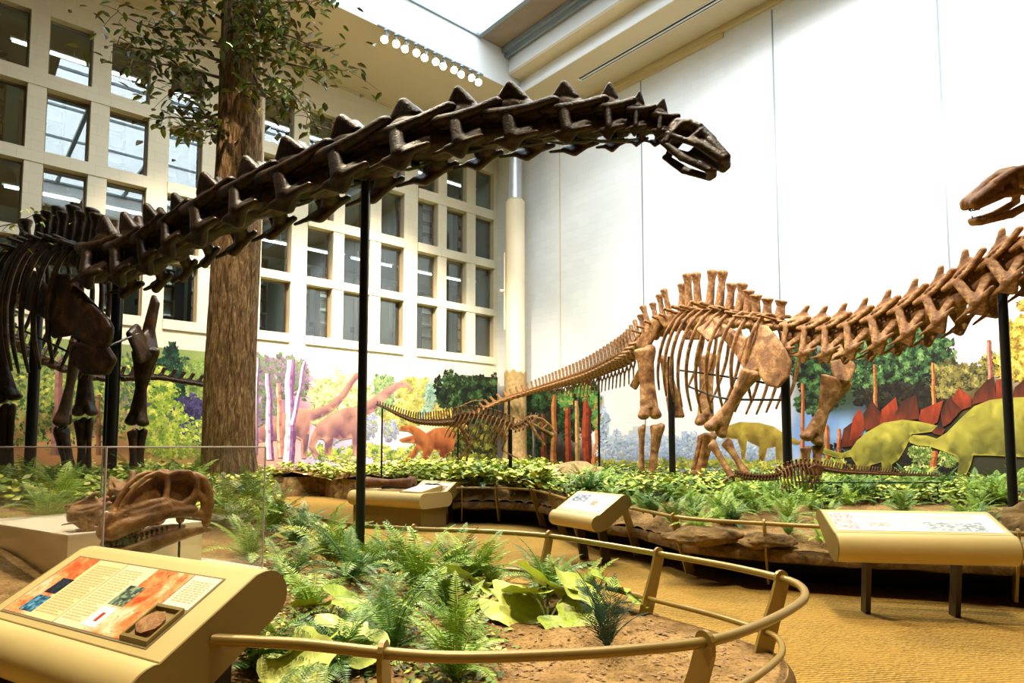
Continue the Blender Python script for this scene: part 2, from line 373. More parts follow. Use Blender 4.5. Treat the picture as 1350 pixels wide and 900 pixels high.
def tinted(me, mat):
    key = me.name+'|'+mat
    if key not in TINT:
        c = me.copy(); c.materials.clear(); c.materials.append(M[mat]); TINT[key] = c
    return TINT[key]
TINT = {}
def limb(name, p0, p1, side, w0, wm, w1, t, parent, mat, vox=.022):
    """a long bone from p0 (upper end) to p1: flared upper end, narrow shaft, two rounded condyles below"""
    L = (p0-p1).length
    pr = [[E(0, 0, -.03*L, w0, t, .05*L), E(0, 0, -.2*L, w0*.72, t*.85, .03*L)], [E(0, 0, -.2*L, w0*.72, t*.85, .03*L), E(0, 0, -.5*L, wm, t*.6, .02*L)],
          [E(w0*.45, 0, 0, w0*.5, t*1.1, .06*L), E(0, 0, -.14*L, w0*.5, t*.9, .03*L)],
          [E(0, 0, -.5*L, wm, t*.6, .02*L), E(0, 0, -.84*L, w1*.78, t*.9, .02*L)]]
    for s in (-1, 1):
        pr.append([E(s*w1*.5, 0, -.94*L, w1*.5, t*1.15, .06*L), E(s*w1*.3, 0, -.8*L, w1*.35, t*.8, .03*L)])
    z = (p0-p1).normalized(); x = (side-z*side.dot(z)).normalized(); y = z.cross(x)
    m = Matrix(((x.x, y.x, z.x, p0.x), (x.y, y.y, z.y, p0.y), (x.z, y.z, z.z, p0.z), (0, 0, 0, 1)))
    return obj(name, fused(name, pr, vox, 2, m), mat, parent)
def foot(name, p, fwd, s, parent, mat, n=4):
    """stout spread toes under an ankle block; p is on the ground below the ankle"""
    f = fwd.normalized(); l = ZU.cross(f); pr = []
    for k in range(n):
        u = (k/(n-1)-.5)*2
        pr.append([E(-.05*s, u*.16*s, .42*s, .07*s, .07*s, .05*s), E(.05*s+.06*s*(1-abs(u)), u*.22*s, .2*s, .065*s, .065*s, .04*s)])
        pr.append([E(.07*s+.06*s*(1-abs(u)), u*.23*s, .16*s, .065*s, .065*s, .04*s), E(.2*s+.1*s*(1-abs(u)), u*.26*s, .05*s, .06*s, .06*s, .04*s)])
    pr.append([E(-.06*s, -.12*s, .48*s, .08*s, .08*s, .05*s), E(-.06*s, .12*s, .48*s, .08*s, .08*s, .05*s)])
    m = Matrix(((f.x, l.x, 0, p.x), (f.y, l.y, 0, p.y), (f.z, l.z, 1, p.z), (0, 0, 0, 1)))
    return obj(name, fused(name, pr, .022*s/.7, 2, m), mat, parent)
def plate(name, pieces, r, parent, mat, vox=.02, mirror=None):
    """flat bone: each piece is a list of world points; the pieces are hulled with thickness r and fused"""
    me = fused(name, [[E(p.x, p.y, p.z, r) for p in pc] for pc in pieces], vox, 2)
    if mirror is not None:
        me.transform(mirror); me.flip_normals()
    return obj(name, me, mat, parent)
def rib(parent, mat, p, fwd, left, side, w, d, back, r):
    L = left*side
    pts = [p+L*.02, p+L*(w*.45)+ZU*.06-fwd*back*.05, p+L*(w*.86)-ZU*(d*.16)-fwd*back*.2, p+L*w-ZU*(d*.45)-fwd*back*.5,
           p+L*(w*.9)-ZU*(d*.75)-fwd*back*.8, p+L*(w*.68)-ZU*d-fwd*back]
    c = spline(pts, 16); m = MB()
    m.tube(c, [r*(.9+.5*math.sin(PI*i/15)) if i < 14 else r*(1.15-.2*(i-13)) for i in range(16)], 7, True, .6, up=fwd)
    return obj('rib', m, mat, parent, 180)
def chain(parent, mat, me, name, pts, n, size, W=1., H=1., jit=.0):
    """n vertebrae along pts (front first); size(k/n) is their length scale"""
    c = spline(pts, 2*n+1); out = []
    for k in range(n):
        p = c[2*k+1]; d = c[2*k]-c[2*k+2]; s = d.length*1.08
        w, h = size(k/max(1, n-1)) if callable(size) else (size, size)
        up = (ZU+V3((RN.gauss(0, 1), RN.gauss(0, 1), 0))*jit).normalized()
        out.append(obj(name, tinted(me, mat), None, parent, mtx=vm(p, d, s, w*W, h*H*(1+RN.gauss(0, jit)), up)))
    return out
def pole(name, label, p, z0, r, group=None, foot_r=.0):
    m = MB(); m.tube([(p.x, p.y, z0), (p.x, p.y, p.z)], r, 14)
    root = thing(name, label, 'support pole', (p.x, p.y, z0), group)
    obj('shaft', m, 'steel', root, 60)
    b = MB(); b.tube([(p.x, p.y, z0-.05), (p.x, p.y, z0+.03)], r*3, 18); obj('base_plate', b, 'steel', root, 40)
    return root

def sauropod_skull(name, occ, snout, up, mat, parent, roll=0., jaw=16):
    L = (snout-occ).length; d = (snout-occ).normalized()
    m = vm(occ, d, L, L, L, up)
    up_p = sym([
        [E(.06, .09, .10, .09, .07, .08), E(.2, .12, .17, .07, .05, .05)], [E(.2, .11, .17, .07, .05, .05), E(.36, .1, .18, .06, .06, .05)],
        [E(.36, .09, .17, .06, .06, .06), E(.62, .07, .09, .06, .06, .06)], [E(.6, .07, .06, .06, .07, .08), E(.93, .07, -.05, .055, .06, .06)],
        [E(.42, .12, -.03, .05, .04, .05), E(.92, .09, -.09, .05, .05, .05)], [E(.14, .15, .12, .035, .03, .05), E(.12, .16, -.09, .035, .03, .05)],
        [E(.08, .16, -.12, .04, .03, .035), E(.5, .13, -.07, .05, .03, .035)], [E(.42, .12, .13, .035, .04, .04), E(.38, .13, -.07, .035, .03, .035)],
        [E(.05, .13, .02, .05, .05, .06), E(.13, .15, -.22, .045, .035, .05)]])+[[E(.04, 0, .02, .07, .1, .1), E(.2, 0, .08, .08, .08, .08)],
        [E(.2, 0, .17, .06, .1, .04), E(.4, 0, .18, .05, .1, .04)], [E(.5, 0, .06, .05, .09, .06), E(.92, 0, -.05, .06, .1, .06)], [E(.02, 0, .0, .06, .05, .06), E(-.03, 0, -.0, .05, .05, .05)]]
    up_p = [[(q[0], q[1], q[2], q[3]*1.25, q[4]*1.25, q[5]*1.25) for q in p] for p in up_p]
    sk = obj('skull', fused('skull', up_p, .016, 1, m), mat, parent)
    a = math.radians(jaw); piv = V3((.13, 0, -.24)); R = Matrix.Translation(piv) @ Matrix.Rotation(a, 4, 'Y') @ Matrix.Translation(-piv)
    jp = sym([[E(.1, .15, -.25, .05, .03, .045), E(.48, .13, -.26, .06, .03, .065)], [E(.48, .13, -.26, .05, .03, .06), E(.85, .08, -.18, .045, .035, .05)]])+[
        [E(.86, .07, -.18, .045, .05, .05), E(.86, -.07, -.18, .045, .05, .05)], [E(.9, .05, -.14, .03, .04, .04), E(.9, -.05, -.14, .03, .04, .04)]]
    jm = obj('lower_jaw', fused('lower_jaw', jp, .016, 1, m @ R), mat, sk)
    tm = []
    for k in range(9):
        y = -.075+.15*k/8; x = .93-.05*abs(k-4)/4
        obj('tooth', TOOTH, 'tooth', sk, mtx=m @ Matrix.Translation((x, y, -.1)) @ Matrix.Scale(.07, 4))
        obj('tooth', TOOTH, 'tooth', jm, mtx=m @ R @ Matrix.Translation((x-.03, y*.8, -.145)) @ Matrix.Scale(.055, 4) @ Matrix.Rotation(PI, 4, 'X'))
    return sk

# ---------------------------------------------------------------- the long-necked skeleton at the left
BD = 'bone_dark'
A = thing('sauropod_skeleton', 'dark long-necked dinosaur skeleton whose neck arches over the central fern bed', 'dinosaur skeleton', (-7.4, 11.0, .95))
fw = V3((.833, -.553, 0)); lf = V3((.553, .833, 0)); S = V3((-6.44, 10.45, 0))
nk = [(126, 352, 10.0), (165, 350, 9.65), (200, 340, 9.3), (232, 322, 9.0), (263, 304, 8.7), (313, 281, 8.2), (367, 260, 7.7), (437, 234, 7.1), (510, 207, 6.5), (588, 186, 6.05), (652, 174, 5.8), (723, 168, 5.55), (787, 164, 5.4), (828, 163, 5.32), (856, 165, 5.27), (884, 172, 5.25)]
npts = [at(*p) for p in nk]
for k in range(len(npts)-1):
    a_, b_ = npts[k], npts[k+1]; d = b_-a_; L = d.length*1.1; c_ = (a_+b_)/2
    hh = {0: 1.05, 1: 1.0, 2: .96, 3: .93, 4: .9, 5: .88, 6: .85, 7: .78, 8: .69, 9: .61, 10: .56, 11: .49, 12: .41, 13: .36, 14: .3}[k]
    obj('cervical_vertebra', tinted(CERV_LONG, BD), None, A, mtx=vm(c_+ZU*hh*.02, d, L, hh*1.05, hh*(1+RN.gauss(0, .03)), (ZU+V3((RN.gauss(0, .06), RN.gauss(0, .06), 0)))))
# steel saddles under the neck
for k in (6, 7, 8, 9, 10, 11, 12):
    c_ = (npts[k]+npts[k+1])/2; d = (npts[k+1]-npts[k]).normalized(); m = MB()
    h = .17 if k < 9 else .13
    m.tube([c_, c_-ZU*h], .045, 8); m.tube([c_-ZU*h-d*.22+ZU*.0, c_-ZU*(h+.02)-d*.1, c_-ZU*(h+.02)+d*.1, c_-ZU*h+d*.22], [.008, .022, .022, .008], 6, True, .6)
    obj('neck_bracket', m, 'steel', A, 50)
sauropod_skull('skull', at(882, 176, 5.25), at(966, 212, 5.0), V3((.1, .25, 1)), BD, A, jaw=9)
# trunk of the body
dp = [at(128, 350, 10.05), at(100, 343, 10.6), at(72, 340, 11.2), at(48, 343, 11.8), at(20, 352, 12.3)]
dv = chain(A, BD, DORS, 'dorsal_vertebra', dp, 10, lambda t: (.40, .33), jit=.06)
for k, o in enumerate(dv):
    p = world(o).to_translation()+ZU*.22
    for s in (-1, 1):
        t = k/9; w = .42+.24*math.sin(PI*min(1, t*1.1+.12)); dd = 1.5+.7*math.sin(PI*min(1, .15+t*.85))
        rib(A, BD, p, fw, lf, s, w, dd, .35+.25*t, .032)
# tail curving round behind the tree
tl = [at(20, 352, 12.3), V3((-10.2, 13.2, 4.7)), V3((-11.6, 14.6, 4.3)), V3((-12.0, 16.4, 3.8)), V3((-11.3, 17.6, 3.45)), at(205, 498, 18.0), at(240, 503, 18.1), at(272, 508, 18.2), at(300, 514, 18.2)]
chain(A, BD, CAUD, 'caudal_vertebra', tl, 40, lambda t: (.34-.2*t, .34-.2*t))
# limbs
side = lf
sc = lambda pts, Y: [at(x, y, Y+(dy if False else 0)) for x, y, dy in pts]
def W(pts): return [at(*p) for p in pts]
plate('scapula', [W([(27, 400, 10.55), (45, 360, 10.55), (50, 383, 10.4), (70, 392, 10.15), (64, 418, 10.15), (45, 408, 10.3)]),
                  W([(68, 388, 10.1), (78, 365, 10.0), (93, 365, 9.9), (103, 387, 9.8), (97, 438, 9.85), (72, 442, 9.95), (64, 416, 10.1)]),
                  W([(100, 380, 9.8), (112, 394, 9.7), (126, 408, 9.62), (140, 421, 9.55), (146, 432, 9.52), (145, 446, 9.55), (138, 458, 9.6), (124, 456, 9.66), (112, 446, 9.7), (96, 438, 9.85)])], .05, A, BD)
plate('sternal_plate', [W([(105, 455, 9.75), (140, 458, 9.6), (150, 474, 9.6), (142, 490, 9.65), (112, 490, 9.8), (100, 476, 9.85)])], .05, A, BD)
limb('humerus', at(104, 452, 9.95), at(81, 562, 10.0), fw*.6-lf*.4, .26, .09, .2, .1, A, BD)
limb('radius', at(84, 566, 9.95), at(100, 640, 9.9), lf, .09, .05, .09, .06, A, BD)
limb('ulna', at(76, 566, 10.1), at(92, 640, 10.0), fw, .11, .055, .09, .07, A, BD)
foot('forefoot', V3((at(97, 640, 9.95).x, 9.95, .72)), fw, .62, A, BD)
plate('scapula', [W([(203, 392, 11.0), (207, 400, 10.9), (198, 450, 10.8), (190, 440, 10.9)]), W([(200, 430, 10.9), (205, 462, 10.8), (185, 475, 10.6), (180, 455, 10.6)]),
                  W([(170, 440, 10.3), (185, 475, 10.5), (200, 470, 10.8), (180, 430, 10.6)])], .05, A, BD)
limb('humerus', at(192, 462, 10.8), at(180, 562, 10.8), V3((1, -.1, 0)), .26, .1, .2, .11, A, BD)
limb('radius', at(175, 568, 10.75), at(176, 634, 10.7), V3((1, 0, 0)), .1, .06, .1, .07, A, BD)
limb('ulna', at(186, 568, 10.85), at(184, 634, 10.8), V3((1, 0, 0)), .11, .06, .1, .07, A, BD)
foot('forefoot', V3((at(180, 640, 10.75).x, 10.75, .72)), fw, .62, A, BD)
limb('femur', at(113, 455, 12.4), at(112, 549, 12.4), V3((1, .2, 0)), .24, .13, .24, .14, A, BD)
limb('tibia', at(107, 554, 12.4), at(108, 632, 12.4), V3((1, .2, 0)), .14, .07, .12, .1, A, BD)
limb('fibula', at(118, 554, 12.4), at(116, 632, 12.4), V3((1, .2, 0)), .08, .045, .08, .07, A, BD)
limb('femur', at(-4, 440, 11.6), at(10, 530, 11.55), V3((1, 0, 0)), .25, .13, .25, .14, A, BD)
limb('tibia', at(4, 537, 11.55), at(6, 632, 11.55), V3((1, 0, 0)), .15, .08, .13, .1, A, BD)
limb('fibula', at(15, 537, 11.55), at(13, 632, 11.55), V3((1, 0, 0)), .08, .045, .08, .07, A, BD)
foot('hindfoot', V3((at(6, 640, 11.5).x, 11.5, .74)), fw, .7, A, BD); foot('hindfoot', V3((at(110, 640, 12.35).x, 12.35, .74)), fw, .7, A, BD)
plate('ilium', [W([(-10, 360, 11.9), (20, 352, 11.8), (40, 352, 11.5), (30, 380, 11.6), (0, 400, 11.7)])], .06, A, BD)
for (a_, b_) in (((138, 458, 9.6), (182, 440, 10.5)), ((20, 430, 11.3), (165, 500, 10.4))):
    m = MB(); m.tube([at(*a_), at(*b_)], .02, 8); obj('steel_rod', m, 'steel', A, 60)

# ---------------------------------------------------------------- the heavy skeleton at the right
BT = 'bone_tan'
B = thing('sauropod_skeleton', 'heavy brown dinosaur skeleton standing before the bright wall, its tail trailing far behind', 'dinosaur skeleton', (5.0, 14.2, .75))
fw2 = V3((.36, -.93, 0)).normalized(); lf2 = V3((.93, .36, 0)).normalized()
dtop = [(1035, 432, 12.3), (1010, 430, 12.8), (970, 426, 13.8), (930, 424, 14.8), (893, 430, 15.8), (868, 440, 16.3), (848, 452, 16.8)]
dpts = W(dtop)
dv = chain(B, BT, DORS, 'dorsal_vertebra', dpts[:5], 11, lambda t: (.44, .40-.06*(1-t)), jit=.05)
hts = [.55, .6, .7, .75, .85, .95, 1.05, 1.1, 1.15, 1.1, 1.05]
for o, h in zip(dv, hts):
    mb = o.matrix_basis; 
    for r in range(3): mb[r][2] *= h*1.05
    o.matrix_basis = mb
chain(B, BT, DORS, 'sacral_vertebra', dpts[4:], 5, lambda t: (.36, .40-.1*t), jit=.05)
for k, o in enumerate(dv):
    t = k/10
    if k == 10: continue
    p = world(o).to_translation()+ZU*.18
    for s in (-1, 1):
        w = .5+.38*math.sin(PI*min(1, t*.9+.12)); dd = 1.35+.75*math.sin(PI*min(1, .12+t*.8))
        rib(B, BT if s < 0 else BT, p, fw2, lf2, s, w, dd, .3+.5*t, .034)
tail = [(848, 452, 16.8), (828, 472, 17.7), (806, 483, 18.8), (775, 496, 20.4), (740, 506, 22.2), (700, 517, 24.2), (664, 528, 24.9), (640, 538, 24.8), (618, 551, 24.2), (603, 558, 23.6)]
tp = W(tail)
cv = chain(B, BT, CAUD, 'caudal_vertebra', tp, 46, lambda t: (.40-.26*t, (.46-.34*t)))
for k, o in enumerate(cv[2:26]):
    obj('chevron', tinted(CHEV, BT), None, B, mtx=world(o) @ Matrix.Translation((-.3, 0, 0)))
chain(B, BT, CAUD_ROD, 'caudal_vertebra', W([(603, 558, 23.6), (598, 556, 23.2), (602, 540, 22.8), (622, 529, 22.7), (640, 527, 22.9)]), 12, lambda t: (.09-.05*t, .09-.05*t))
nk2 = [(1040, 438, 12.2), (1078, 443, 11.55), (1118, 440, 10.95), (1158, 431, 10.4), (1198, 418, 9.95), (1238, 402, 9.5), (1278, 381, 9.1), (1322, 354, 8.75)]
np2 = W(nk2)+[V3((6.95, 8.15, 4.25)), V3((7.1, 7.5, 4.5)), V3((6.9, 6.95, 4.65)), V3((6.45, 6.6, 4.65)), V3((5.9, 6.4, 4.5)), at(1388, 236, 6.3), at(1362, 234, 6.25)]
c2 = spline(np2, 2*17+1)
for k in range(17):
    p = c2[2*k+1]; d = c2[2*k+2]-c2[2*k]; t = k/16
    s = d.length*1.12; h = .47*(1-.62*max(0, (t-.45)/.55)); w = .45*(1-.6*max(0, (t-.45)/.55))
    obj('cervical_vertebra', tinted(CERV_BROAD, BT), None, B, mtx=vm(p, d, s, w, h))
sauropod_skull('skull', at(1362, 236, 6.25), at(1272, 264, 6.2), V3((0, -.3, 1)), BT, B, jaw=11)
# near (animal's right) shoulder and fore limb
plate('scapula', [W([(921, 434, 13.7), (944, 419, 13.6), (957, 438, 13.2), (934, 448, 13.4)]), W([(942, 421, 13.5), (955, 445, 13.2), (975, 470, 12.8), (986, 449, 12.7), (968, 442, 12.9)]),
                  W([(984, 449, 12.7), (994, 440, 12.5), (1003, 430, 12.3), (1012, 432, 12.15), (1004, 462, 12.2), (997, 488, 12.2), (984, 487, 12.4), (974, 470, 12.8)]),
                  W([(1010, 432, 12.2), (1020, 442, 12.0), (1034, 462, 11.8), (1042, 480, 11.72), (1038, 496, 11.75), (1026, 509, 11.85), (1012, 506, 12.0), (1004, 494, 12.1), (1002, 462, 12.2)])], .04, B, BT)
limb('humerus', at(990, 490, 12.25), at(940, 572, 12.5), V3((1, -.1, .35)), .2, .095, .25, .13, B, BT)
limb('radius', at(938, 584, 12.4), at(972, 640, 12.1), V3((1, 0, .3)), .1, .06, .1, .08, B, BT)
limb('ulna', at(957, 582, 12.5), at(988, 632, 12.2), V3((1, 0, .3)), .12, .065, .1, .08, B, BT)
foot('forefoot', V3((at(982, 640, 12.1).x, 12.1, .62)), fw2, .62, B, BT)
# far shoulder and fore limb
plate('scapula', [W([(1090, 455, 13.2), (1104, 450, 13.1), (1116, 470, 12.9), (1098, 478, 13.0)]), W([(1096, 474, 13.0), (1116, 468, 12.85), (1126, 484, 12.75), (1118, 502, 12.75), (1102, 500, 12.85)])], .045, B, BT)
limb('humerus', at(1103, 500, 12.9), at(1068, 584, 13.0), V3((1, .1, .25)), .36, .13, .26, .13, B, BT)
limb('radius', at(1062, 590, 12.95), at(1064, 636, 12.9), V3((1, 0, 0)), .12, .08, .12, .09, B, BT)
limb('ulna', at(1078, 588, 13.05), at(1076, 636, 13.0), V3((1, 0, 0)), .13, .08, .12, .09, B, BT)
foot('forefoot', V3((at(1070, 640, 12.9).x, 12.9, .62)), fw2, .64, B, BT)
# hind limbs and hips
plate('ilium', [W([(841, 455, 16.6), (852, 432, 16.4), (866, 417, 16.1), (873, 424, 16.0), (860, 446, 16.3), (852, 462, 16.4)]), W([(866, 417, 16.1), (890, 417, 15.5), (900, 424, 15.3), (878, 430, 15.8)])], .05, B, BT)
plate('ilium', [W([(905, 445, 17.0), (915, 428, 16.7), (930, 420, 16.3), (925, 445, 16.6)])], .06, B, BT)
plate('pubis', [W([(872, 470, 15.8), (880, 478, 15.6), (892, 540, 15.5), (900, 548, 15.4), (884, 548, 15.6)])], .05, B, BT)
plate('ischium', [W([(852, 470, 16.5), (858, 478, 16.5), (838, 512, 17.2), (832, 508, 17.3)])], .04, B, BT)
limb('femur', at(850, 460, 15.8), at(857, 553, 15.7), V3((1, .1, 0)), .29, .19, .3, .16, B, BT)
limb('tibia', at(867, 561, 15.65), at(858, 634, 15.7), V3((1, .1, 0)), .19, .1, .14, .12, B, BT)
limb('fibula', at(846, 563, 15.75), at(846, 634, 15.75), V3((1, .1, 0)), .1, .065, .1, .1, B, BT)
foot('hindfoot', V3((at(854, 640, 15.6).x, 15.55, .62)), fw2, .74, B, BT, 4)
limb('femur', at(932, 470, 16.6), at(930, 562, 16.4), V3((1, .1, 0)), .28, .18, .28, .16, B, BT)
limb('tibia', at(936, 572, 16.2), at(920, 634, 16.4), V3((1, .1, 0)), .2, .13, .17, .12, B, BT)
limb('fibula', at(925, 574, 16.4), at(912, 634, 16.5), V3((1, .1, 0)), .1, .08, .1, .1, B, BT)
foot('hindfoot', V3((at(918, 640, 16.3).x, 16.25, .62)), fw2, .74, B, BT, 4)
for pts in ([(896, 488, 14.6), (935, 493, 13.4), (1000, 503, 12.4), (1034, 510, 12.3)], [(905, 508, 14.6), (935, 520, 13.4), (965, 526, 12.9), (1034, 527, 12.4)]):
    m = MB(); m.tube(spline(W(pts), 14), .022, 8); obj('steel_rod', m, 'steel', B, 60)

# ---------------------------------------------------------------- the meat-eater by the stump
BB = 'bone_tan'
T = thing('theropod_skeleton', 'small brown meat-eater skeleton with open jaws stepping past the pale stump', 'dinosaur skeleton', (-1.2, 15.5, .78))
fw3 = V3((1, -.12, 0)).normalized(); lf3 = V3((.12, 1, 0)).normalized()
TY = 15.5
def tz(pts): return [at(x, y, TY) for x, y in pts]
chain(T, BB, CAUD, 'caudal_vertebra', tz([(600, 557), (575, 558), (550, 556), (530, 549), (510, 539), (496, 533)]), 30, lambda t: (.17-.12*t, .20-.15*t))
dvt = chain(T, BB, DORS, 'dorsal_vertebra', tz([(676, 563), (660, 556), (640, 551), (620, 549), (602, 552)]), 13, lambda t: (.16, .09+.02*t))
chain(T, BB, CERV_BROAD, 'cervical_vertebra', tz([(708, 552), (698, 553), (688, 560), (676, 564)]), 7, lambda t: (.12, .13))
for k, o in enumerate(dvt):
    p = world(o).to_translation(); t = k/12
    for s in (-1, 1): rib(T, BB, p, fw3, lf3, s, .2+.13*math.sin(PI*(.15+.7*t)), .34+.24*math.sin(PI*(.1+.75*t)), .2+.1*t, .018)
plate('ilium', [tz([(593, 560), (600, 549), (614, 543), (622, 545), (612, 556), (600, 562)])], .035, T, BB, .014)
yo = V3((0, -.2, 0))
limb('femur', at(606, 561, TY)+yo, at(622, 580, TY)+yo, lf3, .07, .04, .08, .05, T, BB, .012)
limb('tibia', at(622, 584, TY)+yo, at(606, 606, TY)+yo, lf3, .06, .03, .05, .04, T, BB, .012)
limb('metatarsus', at(604, 607, TY)+yo, at(592, 624, TY)+yo, lf3, .05, .03, .06, .035, T, BB, .012)
foot('hindfoot', V3((at(590, 630, TY).x, TY-.2, .78)), fw3, .3, T, BB, 3)
limb('femur', at(606, 561, TY)-yo, at(618, 588, TY)-yo, lf3, .07, .04, .08, .05, T, BB, .012)
limb('tibia', at(618, 590, TY)-yo, at(612, 618, TY)-yo, lf3, .06, .03, .05, .04, T, BB, .012)
foot('hindfoot', V3((at(614, 630, TY).x, TY+.2, .78)), fw3, .34, T, BB, 3)
plate('scapula', [tz([(652, 562), (656, 560), (668, 576), (664, 580)])], .02, T, BB, .01)
for s in (-.13, .13):
    q = V3((0, s, 0))
    limb('humerus', at(668, 577, TY)+q, at(662, 592, TY)+q, lf3, .04, .022, .035, .03, T, BB, .01)
    limb('forearm', at(662, 593, TY)+q, at(676, 601, TY)+q, lf3, .03, .018, .03, .025, T, BB, .01)
    m = MB()
    for k in (-1, 0, 1): m.tube([at(676, 601, TY)+q+V3((0, k*.03, 0)), at(681, 603, TY)+q+V3((.02, k*.05, 0)), at(684, 608, TY)+q+V3((0, k*.05, 0))], [.014, .014, .003], 6)
    obj('hand_claws', m, BB, T, 60)
sk_o, sk_s = at(703, 552, TY), at(733, 572, TY); mS = vm(sk_o, sk_s-sk_o, .66, .66, .66, ZU)
tsk = sym([[E(.05, .1, .08, .06, .05, .07), E(.3, .12, .16, .06, .05, .05)], [E(.3, .11, .17, .06, .05, .05), E(.65, .08, .13, .06, .05, .05)], [E(.65, .07, .12, .05, .05, .06), E(.95, .05, -.02, .05, .05, .07)],
           [E(.05, .13, -.16, .05, .03, .04), E(.5, .12, -.14, .05, .03, .04)], [E(.5, .11, -.13, .05, .03, .05), E(.95, .06, -.08, .05, .05, .06)], [E(.05, .12, .05, .05, .04, .06), E(.05, .13, -.2, .05, .03, .05)],
           [E(.3, .12, .13, .04, .03, .04), E(.26, .13, -.12, .04, .03, .04)], [E(.52, .1, .12, .04, .03, .04), E(.48, .11, -.1, .04, .03, .04)]])+[[E(.05, 0, .05, .07, .1, .09), E(.3, 0, .15, .06, .1, .05)], [E(.6, 0, .12, .05, .06, .05), E(.95, 0, 0, .05, .05, .06)]]
tS = obj('skull', fused('skull', tsk, .022, 1, mS), BB, T)
pv = V3((.05, 0, -.2)); RJ = Matrix.Translation(pv) @ Matrix.Rotation(math.radians(24), 4, 'Y') @ Matrix.Translation(-pv)
tJ = obj('lower_jaw', fused('lower_jaw', sym([[E(.05, .12, -.22, .05, .03, .05), E(.4, .11, -.24, .06, .03, .07)], [E(.4, .11, -.24, .05, .03, .06), E(.92, .04, -.2, .05, .03, .05)]]), .022, 1, mS @ RJ), BB, tS)
for k in range(9):
    for s in (-1, 1):
        x = .52+.05*k; y = s*(.11-.007*k)
        obj('tooth', TOOTH, 'tooth', tS, mtx=mS @ Matrix.Translation((x, y, -.15)) @ Matrix.Scale(.09, 4))
        obj('tooth', TOOTH, 'tooth', tJ, mtx=mS @ RJ @ Matrix.Translation((x-.05, y*.85, -.18)) @ Matrix.Rotation(PI, 4, 'X') @ Matrix.Scale(.07, 4))
BB = 'bone_brown'
# ---------------------------------------------------------------- the young sauropod among the ferns
J = thing('young_sauropod_skeleton', 'small low skeleton with a long straight tail standing in ferns behind the wide panel', 'dinosaur skeleton', (4.4, 10.0, .74))
JY = 10.0
def jz(pts): return [at(x, y-5, JY) for x, y in pts]
fj = V3((-1, 0, 0)); lj = V3((0, -1, 0))
chain(J, BB, CAUD, 'caudal_vertebra', jz([(1083, 623), (1110, 627), (1150, 629), (1200, 631), (1240, 632)]), 44, lambda t: (.075-.05*t, .085-.06*t))
dj = chain(J, BB, DORS, 'dorsal_vertebra', jz([(1026, 632), (1036, 625), (1052, 620), (1068, 620), (1083, 623)]), 12, lambda t: (.07, .045))
for k, o in enumerate(dj[:10]):
    p = world(o).to_translation()
    for s in (-1, 1): rib(J, BB, p, fj, lj, s, .13, .34+.1*math.sin(PI*k/10), .06, .012)
chain(J, BB, CERV_BROAD, 'cervical_vertebra', jz([(968, 629), (985, 632), (1005, 634), (1026, 632)]), 14, lambda t: (.05+.02*t, .05+.02*t))
sauropod_skull('skull', at(968, 629, JY), at(953, 634, JY), ZU, BB, J, jaw=6)
for s in (-.1, .1):
    q = V3((0, s, 0))
    plate('ilium', [[p+q for p in jz([(1062, 622), (1072, 617), (1082, 620), (1078, 630), (1068, 630)])]], .015, J, BB, .01)
    limb('femur', at(1074, 629, JY)+q, at(1061, 644, JY)+q, lj, .04, .022, .04, .03, J, BB, .01)
    limb('shin', at(1061, 645, JY)+q, at(1058, 662, JY)+q, lj, .035, .02, .03, .025, J, BB, .01)
    limb('humerus', at(1030, 640, JY)+q, at(1026, 652, JY)+q, lj, .035, .02, .03, .02, J, BB, .01)
    limb('forearm', at(1026, 653, JY)+q, at(1027, 664, JY)+q, lj, .03, .02, .03, .02, J, BB, .01)
m = MB(); m.tube(jz([(1050, 640), (1090, 641), (1240, 641)]), .012, 6); obj('steel_rail', m, 'steel', J, 60)
for px_ in (1076, 1104, 1143, 1236):
    m = MB(); m.tube([at(px_, 641, JY), V3((at(px_, 641, JY).x, JY, .66))], .011, 6); obj('steel_leg', m, 'steel', J, 60)

# ---------------------------------------------------------------- poles
PG = 'black steel poles holding up the skeletons'
pole('support_pole', 'tall black steel pole rising from the central ferns to the arching neck', at(482, 240, 6.7), .33, .047)
pole('support_pole', 'thick black pole under the chest of the dark skeleton', at(156, 370, 10.4), .8, .085)
pole('support_pole', 'thick black pole under the hips of the dark skeleton', at(52, 360, 11.6), .85, .09)
pole('support_pole', 'thin black rod beside the thick pole under the dark ribcage', at(143, 460, 10.6), .8, .028)
pole('support_pole', 'thin black rod beside the hip pole of the dark skeleton', at(42, 470, 11.7), .85, .028)
pole('support_pole', 'black pole between the hind legs of the brown skeleton', at(884, 470, 15.4), .72, .075)
pole('support_pole', 'thick black pole under the chest of the brown skeleton', at(1034, 455, 12.35), .7, .085)
pole('support_pole', 'black pole under the raised neck of the brown skeleton', at(1320, 362, 8.75), .55, .058)
pole('support_pole', 'slim black pole under the tail where it leaves the brown hips', at(789, 492, 19.8), .75, .035)
pole('support_pole', 'slim black pole under the tail in front of the stump', at(671, 526, 24.85), .75, .05)
pole('support_pole', 'thin black pole under the chest of the meat-eater skeleton', at(673, 566, TY), .72, .045)
pole('support_pole', 'thin black rod under the hips of the meat-eater skeleton', at(604, 560, TY), .72, .018)
pole('support_pole', 'thin black rod under the raised tail of the meat-eater skeleton', at(504, 538, TY), .72, .02)

